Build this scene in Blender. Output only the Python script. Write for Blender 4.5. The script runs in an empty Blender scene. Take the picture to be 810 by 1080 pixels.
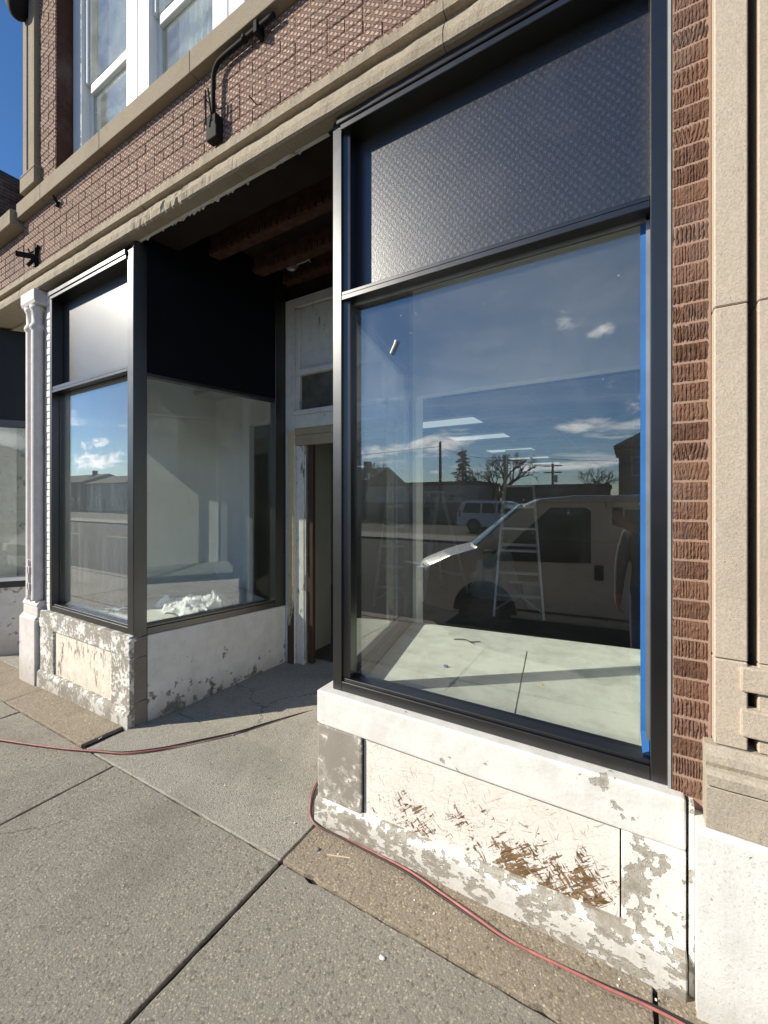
import bpy, bmesh, math, random
from mathutils import Vector, Matrix, noise
R = math.radians
random.seed(7)
S = bpy.context.scene
COL = S.collection

# ------------------------------------------------------------------ materials
class NT:
    def __init__(s, name):
        s.m = bpy.data.materials.new(name); s.m.use_nodes = True
        s.t = s.m.node_tree; s.n = s.t.nodes; s.n.clear()
        s.out = s.n.new('ShaderNodeOutputMaterial')
        s._co = None
    def new(s, ty, **kw):
        x = s.n.new(ty)
        for k, v in kw.items(): setattr(x, k, v)
        return x
    def put(s, sock, v):
        if v is None: return
        if hasattr(v, 'is_output') or isinstance(v, bpy.types.NodeSocket): s.t.links.new(v, sock)
        else:
            if sock.type == 'RGBA' and not hasattr(v, '__len__'): v = (v, v, v, 1)
            if sock.type == 'RGBA' and len(v) == 3: v = (*v, 1)
            sock.default_value = v
    def co(s):
        if s._co is None: s._co = s.new('ShaderNodeTexCoord').outputs['Object']
        return s._co
    def map(s, scale=(1, 1, 1), rot=(0, 0, 0), loc=(0, 0, 0), v=None):
        x = s.new('ShaderNodeMapping'); s.put(x.inputs[0], v if v is not None else s.co())
        x.inputs['Scale'].default_value = scale; x.inputs['Rotation'].default_value = rot; x.inputs['Location'].default_value = loc
        return x.outputs[0]
    def rs(s, ang, scale, loc=(0, 0, 0)):
        return s.map(scale, loc=loc, v=s.map((1, 1, 1), (0, R(ang), 0)))
    def noise(s, scale, detail=4, rough=.55, dist=0, v=None):
        x = s.new('ShaderNodeTexNoise'); s.put(x.inputs['Vector'], v if v is not None else s.co())
        x.inputs['Scale'].default_value = scale; x.inputs['Detail'].default_value = detail
        x.inputs['Roughness'].default_value = rough; x.inputs['Distortion'].default_value = dist
        return x.outputs['Fac']
    def vor(s, scale, v=None, out='Distance', feature='F1', rnd=1):
        x = s.new('ShaderNodeTexVoronoi', feature=feature); s.put(x.inputs['Vector'], v if v is not None else s.co())
        x.inputs['Scale'].default_value = scale; x.inputs['Randomness'].default_value = rnd
        return x.outputs[out]
    def ramp(s, f, pts):
        x = s.new('ShaderNodeValToRGB'); s.put(x.inputs[0], f); e = x.color_ramp.elements
        while len(e) < len(pts): e.new(.5)
        for i, (p, c) in enumerate(pts):
            e[i].position = p
            e[i].color = (c, c, c, 1) if not hasattr(c, '__len__') else (*c, 1)
        return x.outputs[0]
    def step(s, f, a, b):                       # 0 below a, 1 above b
        x = s.new('ShaderNodeMapRange'); s.put(x.inputs[0], f)
        x.inputs[1].default_value = a; x.inputs[2].default_value = b
        return x.outputs[0]
    def mix(s, f, a, b, mode='MIX'):
        x = s.new('ShaderNodeMix', data_type='RGBA', blend_type=mode)
        s.put(x.inputs[0], f); s.put(x.inputs[6], a); s.put(x.inputs[7], b)
        return x.outputs[2]
    def ma(s, op, a, b=0.0, c=None):
        x = s.new('ShaderNodeMath', operation=op); s.put(x.inputs[0], a); s.put(x.inputs[1], b)
        if c is not None: s.put(x.inputs[2], c)
        return x.outputs[0]
    def sep(s, v=None):
        x = s.new('ShaderNodeSeparateXYZ'); s.put(x.inputs[0], v if v is not None else s.co()); return x.outputs
    def comb(s, a, b, c):
        x = s.new('ShaderNodeCombineXYZ'); s.put(x.inputs[0], a); s.put(x.inputs[1], b); s.put(x.inputs[2], c); return x.outputs[0]
    def attr(s, n):
        x = s.new('ShaderNodeAttribute'); x.attribute_name = n; return x.outputs['Fac']
    def bump(s, h, strength=.5, dist=.01, nrm=None):
        x = s.new('ShaderNodeBump'); s.put(x.inputs['Height'], h); x.inputs['Strength'].default_value = strength
        x.inputs['Distance'].default_value = dist
        if nrm is not None: s.put(x.inputs['Normal'], nrm)
        return x.outputs[0]
    def bsdf(s, col, rough=.8, nrm=None, spec=.3, metal=0, **kw):
        x = s.new('ShaderNodeBsdfPrincipled'); s.put(x.inputs['Base Color'], col); s.put(x.inputs['Roughness'], rough)
        s.put(x.inputs['Specular IOR Level'], spec); s.put(x.inputs['Metallic'], metal)
        for k, v in kw.items(): s.put(x.inputs[k.replace('_', ' ')], v)
        if nrm is not None: s.put(x.inputs['Normal'], nrm)
        return x.outputs[0]
    def done(s, sh):
        s.t.links.new(sh, s.out.inputs[0]); return s.m

def plain(name, col, rough=.6, metal=0, spec=.4, var=.12, sc=6):
    n = NT(name); f = n.noise(sc, 5)
    c = n.mix(n.step(f, .3, .7), tuple(k * (1 - var) for k in col), tuple(min(1, k * (1 + var)) for k in col))
    return n.done(n.bsdf(c, n.ma('MULTIPLY_ADD', f, .12, rough - .06), None, spec, metal))

def peel(name, paint, base, cover, scale=5, stretch=(1, 1, 1), off=(0, 0, 0), grain=90, dirt=.32, hgrad=0, z0=.35, sk=(.60, .66, .28)):
    """old paint flaking off stone or wood; cover = share of paint left; hgrad > 0: more lost low down"""
    n = NT(name); v = n.map(stretch, loc=off)
    a = n.noise(scale, 9, .62, .4, v); b = n.noise(scale * 4.3, 6, .6, 0, v)
    f = n.ma('MULTIPLY_ADD', b, .42, n.ma('MULTIPLY', a, .58))
    if hgrad:
        f = n.ma('ADD', f, n.ma('MULTIPLY', n.ma('SUBTRACT', n.sep()[2], z0), hgrad))
    t = .5 - (cover - .5) * .34
    m = n.step(f, t - .004, t + .006)
    chips = n.step(n.noise(scale * 9, 4, .65, 0, v), .27, .29)
    m = n.ma('MULTIPLY', m, chips)
    g = n.noise(grain, 4, .7); st = n.noise(2.1, 5, .6)
    bc = n.mix(n.step(g, .3, .72), tuple(k * .72 for k in base), tuple(k * 1.22 for k in base))
    bc = n.mix(n.step(st, .4, .65), bc, tuple(k * .8 for k in base))
    pc = n.mix(n.ma('MULTIPLY', n.step(n.noise(scale * 1.7, 7, .7), .42, .70), dirt), paint, tuple(p * .55 * q for p, q in zip(paint, (1, .94, .85))))
    speck = n.step(n.noise(scale * 26, 4, .7, 0, v), sk[0], sk[1])
    pc = n.mix(n.ma('MULTIPLY', speck, sk[2]), pc, tuple(p * .5 for p in paint))
    edge = n.ma('SUBTRACT', n.step(f, t - .05, t - .02), n.step(f, t - .004, t + .006))
    bc = n.mix(n.ma('MULTIPLY', edge, .6), bc, (.50, .475, .41))
    stz = n.step(n.noise(7, 5, .65, .3, n.map((1, 1, .12), loc=off)), .52, .74)
    pc = n.mix(n.ma('MULTIPLY', stz, .2), pc, (.36, .33, .28))
    foot = n.ma('MULTIPLY', n.ma('SUBTRACT', 1.0, n.step(n.ma('MULTIPLY_ADD', n.noise(6, 5, .7), .28, n.sep()[2]), .10, .34)), .5)
    pc = n.mix(foot, pc, (.30, .27, .22)); bc = n.mix(n.ma('MULTIPLY', foot, .7), bc, (.2, .175, .14))
    c = n.mix(m, bc, pc)
    b1 = n.bump(m, .9, .006); b2 = n.bump(g, .35, .004, b1); b3 = n.bump(n.noise(14, 5), .25, .008, b2)
    return n.done(n.bsdf(c, n.ma('MULTIPLY_ADD', m, -.25, .9), b3, .25))

def brick_mat(name, lo, hi, lattice=True):
    n = NT(name); t = n.attr('tone'); x, y, z = n.sep()
    g = n.noise(60, 5, .7); w = n.noise(1.3, 5, .6)
    c = n.mix(t, lo, hi)
    c = n.mix(n.ma('MULTIPLY', n.step(g, .4, .75), .5), c, tuple(k * 1.5 for k in hi))
    c = n.mix(n.ma('MULTIPLY', n.step(w, .5, .7), .45), c, (.30, .25, .23))
    h = g
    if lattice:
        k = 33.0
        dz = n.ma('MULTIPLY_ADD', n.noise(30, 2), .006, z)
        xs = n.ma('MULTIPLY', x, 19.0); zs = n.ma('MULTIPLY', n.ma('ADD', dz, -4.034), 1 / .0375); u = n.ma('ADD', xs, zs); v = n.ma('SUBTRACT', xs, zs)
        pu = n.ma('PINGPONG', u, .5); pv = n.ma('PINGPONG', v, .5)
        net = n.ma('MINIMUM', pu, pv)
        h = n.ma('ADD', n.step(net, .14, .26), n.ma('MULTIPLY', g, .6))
        c = n.mix(n.ma('MULTIPLY', n.ma('SUBTRACT', 1.0, n.step(net, .13, .22)), .80), c, tuple(k_ * .42 for k_ in lo))  # groove shade painted into the brick colour along the net lines
    return n.done(n.bsdf(c, .9, n.bump(h, 1.0, .012), .15))

def mortar_mat(name, col):
    n = NT(name); g = n.noise(120, 4, .7)
    return n.done(n.bsdf(n.mix(g, tuple(k * .7 for k in col), tuple(k * 1.2 for k in col)), .95, n.bump(g, .6, .004), .1))

def stone_mat(name, col, grain=140, rough=.9, stain=.5, bumpd=.006, big=7):
    n = NT(name); g = n.noise(grain, 4, .75); sp = n.vor(grain * 1.4); st = n.noise(1.7, 7, .65, .3); st2 = n.noise(6, 6, .7, .5, n.map((1, 1, .35)))
    c = n.mix(n.step(g, .3, .7), tuple(k * .78 for k in col), tuple(min(1, k * 1.18) for k in col))
    c = n.mix(n.ma('MULTIPLY', n.step(st, .52, .7), stain), c, tuple(k * .55 for k in col))
    c = n.mix(n.ma('MULTIPLY', n.step(st2, .6, .75), stain), c, tuple(k * .45 for k in col))
    pit = n.step(n.noise(grain * .8, 3, .6), .64, .72)
    c = n.mix(n.ma('MULTIPLY', pit, .3), c, tuple(k * .5 for k in col))
    h = n.ma('MULTIPLY_ADD', n.noise(big, 6, .6), 1.6, n.ma('ADD', n.ma('MULTIPLY', g, .8), n.ma('MULTIPLY', pit, -.6)))
    return n.done(n.bsdf(c, rough, n.bump(h, .55, bumpd), .2))

def pavement(name, col, tan=.0, scale=1.0):
    n = NT(name)
    v1 = n.vor(95 * scale, out='Color'); d1 = n.vor(95 * scale); v2 = n.vor(260 * scale, out='Color')
    g = n.noise(240 * scale, 4, .8); st = n.noise(1.1, 8, .65, .5); st2 = n.noise(4.5, 6, .7)
    one = n.sep(v1)[0]; two = n.sep(v2)[1]
    c = n.mix(n.step(g, .32, .68), tuple(k * .66 for k in col), tuple(k * 1.25 for k in col))
    c = n.mix(n.ma('MULTIPLY', n.ma('MULTIPLY', n.step(one, .80, .82), n.ma('SUBTRACT', 1.0, n.step(d1, .28, .42))), .85), c, (col[0] * 1.9, col[1] * 1.8, col[2] * 1.6))
    c = n.mix(n.ma('MULTIPLY', n.ma('SUBTRACT', 1.0, n.step(one, .10, .12)), .55), c, (col[0] * .45, col[1] * .42, col[2] * .4))
    c = n.mix(n.ma('MULTIPLY', n.step(two, .84, .88), .6), c, (col[0] * 1.6, col[1] * 1.55, col[2] * 1.45))
    c = n.mix(n.ma('MULTIPLY', n.step(st, .48, .66), .5), c, tuple(k * .55 for k in col))
    c = n.mix(n.ma('MULTIPLY', n.step(st2, .55, .75), .25), c, tuple(k * 1.35 for k in col))
    ck = n.vor(.55, n.comb(n.ma('MULTIPLY_ADD', n.noise(2.2, 6, .7), .5, n.sep()[0]), n.ma('MULTIPLY_ADD', n.noise(2.6, 6, .7), .5, n.sep()[1]), 0.0), feature='DISTANCE_TO_EDGE')
    ck = n.ma('MULTIPLY', n.ma('SUBTRACT', 1.0, n.step(ck, .0015, .005)), n.step(n.noise(.7, 3), .47, .55))
    c = n.mix(n.ma('MULTIPLY', ck, .6), c, (.06, .055, .05))
    spots = n.ma('SUBTRACT', 1.0, n.step(n.vor(3.1), .035, .05))
    c = n.mix(n.ma('MULTIPLY', spots, .5), c, (.05, .045, .04))
    h = n.ma('ADD', n.ma('MULTIPLY', g, 1.0), n.ma('ADD', n.ma('MULTIPLY', d1, -.7), n.ma('MULTIPLY', n.noise(60, 6, .75), .9)))
    return n.done(n.bsdf(c, .92, n.bump(h, .7, .005), .2))

def glass_mat(name, dust_haze=.05, streak=0.0, tint=(.96, .98, .97), boost=1.0, off=0):
    n = NT(name)
    bf = n.new('ShaderNodeNewGeometry').outputs['Backfacing']
    ior = n.ma('MULTIPLY_ADD', bf, 1 / 1.52 - 1.52, 1.52)
    fr = n.new('ShaderNodeFresnel'); n.put(fr.inputs['IOR'], ior)
    tr = n.new('ShaderNodeBsdfTransparent'); n.put(tr.inputs[0], tint)
    gl = n.new('ShaderNodeBsdfGlossy'); n.put(gl.inputs['Roughness'], 0.0); n.put(gl.inputs['Color'], (1, 1, 1))
    wav = n.bump(n.noise(.9, 2, .4), .02, .02); n.put(gl.inputs['Normal'], wav)
    mx = n.new('ShaderNodeMixShader'); n.put(mx.inputs[0], n.ma('MULTIPLY', fr.outputs[0], boost)); n.t.links.new(tr.outputs[0], mx.inputs[1]); n.t.links.new(gl.outputs[0], mx.inputs[2])
    df = n.new('ShaderNodeBsdfDiffuse'); n.put(df.inputs[0], (.75, .78, .76))
    tl = n.new('ShaderNodeBsdfTranslucent'); n.put(tl.inputs[0], (.75, .78, .76))
    ad = n.new('ShaderNodeMixShader'); n.put(ad.inputs[0], .5); n.t.links.new(df.outputs[0], ad.inputs[1]); n.t.links.new(tl.outputs[0], ad.inputs[2])
    v = n.map(loc=(off, off, off))
    cl = n.step(n.noise(2.2, 6, .6, .8, v), .42, .75)
    sc = n.step(n.noise(7, 6, .75, 1.2, n.rs(35, (1, 1, .5), (off, 0, 0))), .62, .78)
    sp = n.ma('SUBTRACT', 1.0, n.step(n.vor(9, v), .03, .05))
    d = n.ma('ADD', n.ma('MULTIPLY', n.ma('ADD', cl, n.ma('MULTIPLY', sc, 1.6)), dust_haze), n.ma('MULTIPLY', sp, .12))
    d = n.ma('MULTIPLY', n.ma('ADD', d, dust_haze * .5), n.ma('MULTIPLY_ADD', n.step(n.sep()[2], 1.5, 2.5), 2.6, .25))  # film thickens up the pane: a painted haze that lightens the upper glass
    if streak:
        z = n.sep()[2]
        drip = n.step(n.noise(30, 4, .7, 0, n.map((1, 1, .06), loc=(off, 0, 0))), .52, .64)
        low = n.ma('SUBTRACT', 1.0, n.step(n.ma('MULTIPLY_ADD', n.noise(3, 4), .5, z), 2.0, 2.6))
        d = n.ma('ADD', d, n.ma('MULTIPLY', n.ma('MULTIPLY', drip, low), streak))
        d = n.ma('ADD', d, n.ma('MULTIPLY', low, streak * .25))
    m2 = n.new('ShaderNodeMixShader'); n.put(m2.inputs[0], d); n.t.links.new(mx.outputs[0], m2.inputs[1]); n.t.links.new(ad.outputs[0], m2.inputs[2])
    return n.done(m2.outputs[0])

def black_metal():
    n = NT('black_aluminium'); f = n.noise(9, 6, .7); d = n.step(n.noise(35, 5, .7), .6, .8)
    c = n.mix(n.ma('MULTIPLY', d, .25), (.003, .0032, .0038), (.03, .03, .028))
    return n.done(n.bsdf(c, n.ma('MULTIPLY_ADD', f, .12, .28), n.bump(n.noise(180, 2), .03, .001), 1.0, 0, IOR=1.56))

def patterned_panel():
    """black vinyl panel embossed with a scale-like floral repeat"""
    n = NT('embossed_black_panel'); x, y, z = n.sep()
    k = 29.0
    u = n.ma('MULTIPLY', n.ma('ADD', x, n.ma('MULTIPLY', z, .8)), k); v = n.ma('MULTIPLY', n.ma('SUBTRACT', x, n.ma('MULTIPLY', z, .8)), k)
    w = n.ma('MULTIPLY', n.ma('PINGPONG', u, .5), n.ma('PINGPONG', v, .5))
    fine = n.vor(150, n.map((1, 1, .8))); sm = n.step(n.noise(3.0, 6, .65, .6), .5, .75); fl = n.noise(260, 3, .8)
    w = n.ma('MULTIPLY', w, n.ma('MULTIPLY_ADD', n.noise(5, 5, .7), 1.2, .3))
    h = n.ma('ADD', n.ma('MULTIPLY', w, .3), n.ma('ADD', n.ma('MULTIPLY', fine, .6), n.ma('MULTIPLY', fl, .4)))
    c = n.mix(n.ma('MULTIPLY', sm, .6), (.009, .0095, .012), (.04, .04, .042))
    c = n.mix(n.step(fl, .58, .72), c, (.04, .04, .046))
    c = n.mix(n.ma('MULTIPLY', n.step(w, .10, .2), .12), c, (.045, .045, .055))
    r = n.ma('MULTIPLY_ADD', w, .45, n.ma('MULTIPLY_ADD', fine, .10, .26))
    return n.done(n.bsdf(c, r, n.bump(h, .2, .0025), 1.0, 0, IOR=1.62))

def osb():
    """white paint over oriented strand board, flakes broken out low on the right"""
    n = NT('painted_strand_board'); x, y, z = n.sep()
    def strokes(ang, sx, sz, lo, hi, dst=.5):
        return n.step(n.noise(1, 3, .55, dst, n.rs(ang, (sx, 5, sz), (ang, 1, 2))), lo, hi)
    v1 = n.new('ShaderNodeTexVoronoi', feature='F1'); n.put(v1.inputs['Vector'], n.rs(25, (13, 5, 34))); v1.inputs['Scale'].default_value = 1.0
    v2 = n.new('ShaderNodeTexVoronoi', feature='F1'); n.put(v2.inputs['Vector'], n.rs(-50, (13, 5, 30))); v2.inputs['Scale'].default_value = 1.0
    a = n.sep(v1.outputs['Color'])[0]; b = n.sep(v2.outputs['Color'])[0]
    hgt = n.ma('ADD', a, n.ma('MULTIPLY', b, .9))
    crack = strokes(35, 14, 85, 0.655, .70)
    for ang, sx, sz in ((-40, 16, 95), (80, 15, 80), (8, 12, 90), (-65, 15, 110)): crack = n.ma('MAXIMUM', crack, strokes(ang, sx, sz, .655, .70))
    crack = n.ma('MULTIPLY', crack, n.step(n.noise(6, 5, .7), .38, .55))
    low = n.ma('SUBTRACT', 1.0, n.step(z, .13, .42)); right = n.step(x, -1.15, -.2)
    spot = n.ma('SUBTRACT', 1.0, n.step(n.ma('ADD', n.ma('POWER', n.ma('MULTIPLY', n.ma('ADD', x, .42), 2.6), 2.0), n.ma('POWER', n.ma('MULTIPLY', n.ma('ADD', z, -.29), 7.0), 2.0)), .0, 1.6))
    core = n.ma('ADD', n.ma('MULTIPLY', low, n.ma('MULTIPLY_ADD', right, .38, .36)), n.ma('MULTIPLY', spot, .26))
    fib = n.ma('MAXIMUM', strokes(38, 11, 66, .52, .60, 1.4), strokes(-50, 13, 58, .54, .62, 1.4))
    ln = n.ma('ADD', n.ma('MULTIPLY', n.noise(6, 9, .74, .7), .88), n.ma('MULTIPLY', fib, .10))
    loss = n.step(n.ma('ADD', ln, n.ma('MULTIPLY', core, .26)), .655, .675)
    loss = n.ma('MAXIMUM', loss, n.ma('MULTIPLY', crack, n.ma('MULTIPLY_ADD', low, .35, .3)))
    fa = n.noise(1, 5, .6, .3, n.rs(32, (9, 5, 70))); fb2 = n.noise(1, 4, .6, .3, n.rs(-30, (7, 5, 55)))
    wood = n.mix(n.step(fa, .35, .65), (.09, .05, .022), (.27, .17, .085)); wood = n.mix(n.step(fb2, .56, .7), wood, (.36, .27, .165))
    paint = n.mix(n.step(n.noise(3, 6, .6), .42, .7), (.77, .73, .68), (.71, .67, .62))
    paint = n.mix(n.ma('MULTIPLY', n.step(hgt, 1.15, 1.5), .25), paint, (.66, .58, .5))
    c = n.mix(loss, paint, wood)
    h = n.ma('ADD', n.ma('MULTIPLY', hgt, .8), n.ma('MULTIPLY', loss, -.9))
    return n.done(n.bsdf(c, .8, n.bump(h, .8, .006), .25))

def emit(name, col, s):
    n = NT(name); e = n.new('ShaderNodeEmission'); n.put(e.inputs[0], col); e.inputs[1].default_value = s
    return n.done(e.outputs[0])

def foliage(name, a, b):
    n = NT(name); c = n.mix(n.noise(1.4, 4), a, b)
    return n.done(n.bsdf(c, .8, None, .2))

WHITE = (.77, .76, .73); CONC = (.34, .31, .265)
M = dict(
    glass=glass_mat('window_glass', .024, boost=3.1), glass_dirty=glass_mat('dirty_window_glass', .02, .10, off=3.3, boost=2.4), glass_side=glass_mat('return_glass', .014, off=7.1, boost=1.5),
    house_glass=glass_mat('sash_glass', .10, off=1.7, boost=1.5),
    black=black_metal(), panel=patterned_panel(), osb=osb(),
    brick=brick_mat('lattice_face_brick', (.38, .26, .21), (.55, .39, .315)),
    brick_pier=brick_mat('rug_face_brick', (.105, .055, .037), (.205, .112, .076), False),
    brick_dark=brick_mat('dark_brick', (.055, .027, .02), (.10, .05, .037), False),
    mortar=mortar_mat('pink_mortar', (.38, .25, .19)), mortar_grey=mortar_mat('brown_mortar', (.24, .165, .14)),
    stone=stone_mat('tan_limestone', (.53, .45, .36), 170, stain=.4), lintel=stone_mat('weathered_limestone', (.40, .34, .26), 110, stain=.75, bumpd=.012),
    sill=stone_mat('grey_limestone', (.31, .26, .195), 120, stain=.4), stone_grey=stone_mat('grey_base_stone', (.44, .385, .31), 120, stain=.35),
    peel_rail=peel('peeling_white_rail', WHITE, CONC, .82, 4.2, off=(3, 0, 1)), peel_half=peel('peeling_white_stone', WHITE, CONC, .52, 5, off=(1.3, 2, 0)),
    peel_bare=peel('bare_grey_stone', (.74, .72, .68), CONC, .33, 6, off=(5, 1, 2)), peel_base=peel('peeling_base_course', WHITE, CONC, .5, 5.5, (1, 1, 1.7), (2, 7, 3)),
    peel_left=peel('peeling_left_stone', WHITE, CONC, .47, 9, (1, 1, 1), (8, 3, 1)), peel_wood=peel('flaking_cream_board', (.80, .74, .63), (.25, .19, .13), .74, 8, (1.6, 1, .45), (4, 1, 9), dirt=.5),
    peel_side=peel('painted_return_wall', (.76, .755, .73), (.22, .2, .18), .84, 4.5, off=(2, 2, 6), hgrad=.35), corner=stone_mat('grey_corner_block', (.25, .22, .185), 120),
    ped=peel('white_stippled_pedestal', (.75, .75, .73), (.34, .3, .25), .93, 3.2, off=(7, 2, 2), grain=70, dirt=.25, sk=(.58, .64, .55)),
    iron=peel('pinkish_painted_iron', (.72, .675, .65), (.36, .22, .2), .93, 7, (1, 1, .5), (6, 6, 1), dirt=.35), white_brick=peel('white_painted_brick', (.78, .77, .75), (.35, .25, .2), .9, 9),
    door_white=peel('old_white_woodwork', (.68, .685, .65), (.05, .035, .025), .90, 7, (1, 1, .3), (1, 1, 1), dirt=.3), door_bare=peel('stripped_cream_woodwork', (.62, .52, .33), (.09, .055, .035), .7, 6, (1.4, 1.4, .3), (2, 5, 1), hgrad=.35, z0=.9),
    door_stop=peel('flaking_door_stop', (.74, .72, .66), (.12, .08, .05), .8, 9, (1, 1, .25), (3, 5, 1)), dark_wood=plain('dark_brown_wood', (.055, .03, .02), .7),
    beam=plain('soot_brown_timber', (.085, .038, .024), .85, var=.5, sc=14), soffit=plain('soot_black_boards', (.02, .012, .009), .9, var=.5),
    drywall=plain('white_drywall', (.9, .9, .88), .9, var=.03), platform=peel('pale_green_painted_board', (.78, .81, .75), (.50, .50, .43), .95, 3, grain=40, dirt=.55), store=plain('grey_store_wall', (.30, .305, .28), .9, var=.06),
    ceil=plain('ceiling_tile', (.6, .6, .58), .9, var=.05), floor=plain('dusty_store_floor', (.10, .095, .085), .7, var=.3), light=emit('lit_tube_panel', (.93, 1, .97), .34),
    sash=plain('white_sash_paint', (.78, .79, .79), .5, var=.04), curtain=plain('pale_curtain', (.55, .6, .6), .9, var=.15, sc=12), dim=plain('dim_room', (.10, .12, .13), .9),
    sidewalk=pavement('sidewalk_concrete', (.318, .297, .254)), apron=pavement('tan_apron_stone', (.32, .272, .21), scale=.9), entry=pavement('entry_concrete', (.37, .35, .305), scale=1.3), entry_in=pavement('entry_ramp_concrete', (.17, .16, .15), scale=1.3),
    joint=plain('dark_joint_fill', (.035, .03, .026), .95), asphalt=pavement('asphalt', (.038, .038, .04)), earth=pavement('far_lot_gravel', (.075, .07, .06), scale=.3),
    cord=plain('faded_red_rubber', (.38, .14, .125), .5, var=.25, sc=20), cord_black=plain('black_rubber', (.03, .025, .025), .5), tape=plain('blue_masking_tape', (.03, .155, .45), .6), bag=plain('crumpled_white_plastic', (.88, .89, .88), .65, 0, .2, var=.02),
    pipe=plain('black_painted_pipe', (.012, .012, .012), .75, 0, .2), alum=plain('ladder_aluminium', (.62, .63, .62), .45, .6), galv=plain('galvanised_steel', (.45, .46, .46), .4, .8), cable=plain('pale_cable', (.6, .62, .6), .5),
    van=plain('silver_grey_van_paint', (.52, .52, .505), .35, .15, .5, var=.03), suv=plain('white_car_paint', (.72, .73, .75), .3, 0, .5, var=.02), autoglass=plain('dark_auto_glass', (.012, .015, .016), .05, 0, .6), rubber=plain('tyre_rubber', (.02, .02, .02), .85), chrome=plain('wheel_metal', (.12, .12, .12), .4, .8), trim=plain('black_plastic_trim', (.02, .02, .02), .6), lamp_lens=plain('clear_lamp_lens', (.6, .6, .62), .15), red_lens=plain('red_lamp_lens', (.35, .02, .02), .2),
    skin=plain('brown_skin', (.25, .13, .085), .55), jacket=plain('grey_jacket', (.12, .125, .13), .85), denim=plain('blue_denim', (.035, .055, .13), .85), hair=plain('black_hair', (.015, .012, .01), .7), shoe=plain('dark_shoe', (.03, .028, .027), .6), phone=plain('black_phone', (.012, .012, .013), .25),
    bark=plain('grey_bark', (.10, .085, .07), .9), needles=foliage('conifer_needles', (.018, .035, .02), (.045, .07, .035)), pole=plain('creosoted_pole', (.075, .055, .042), .9),
    siding=plain('beige_siding', (.42, .40, .36), .8), brown_siding=plain('brown_siding', (.20, .15, .12), .8), house_brick=plain('far_red_brick', (.20, .10, .075), .9, var=.3, sc=3), roof=plain('dark_shingles', (.06, .055, .055), .95, var=.25), far_glass=plain('far_window_glass', (.03, .04, .05), .1, 0, .6), fence=plain('weathered_fence_boards', (.17, .14, .115), .9, var=.3), far_trim=plain('white_house_trim', (.6, .6, .58), .7),
    paper=plain('white_paint_fleck', (.8, .8, .78), .8), blue=plain('blue_wrapper', (.05, .12, .4), .6), yellow=plain('yellow_chip', (.75, .5, .03), .6), leaf=plain('dry_twig', (.12, .09, .06), .9), pebble=plain('grey_pebble', (.22, .2, .18), .9), bucket=plain('white_pail', (.6, .6, .58), .5), cloth=plain('drop_cloth', (.5, .49, .45), .95), sheet=plain('bluish_masking_film', (.42, .55, .66), .35))

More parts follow.
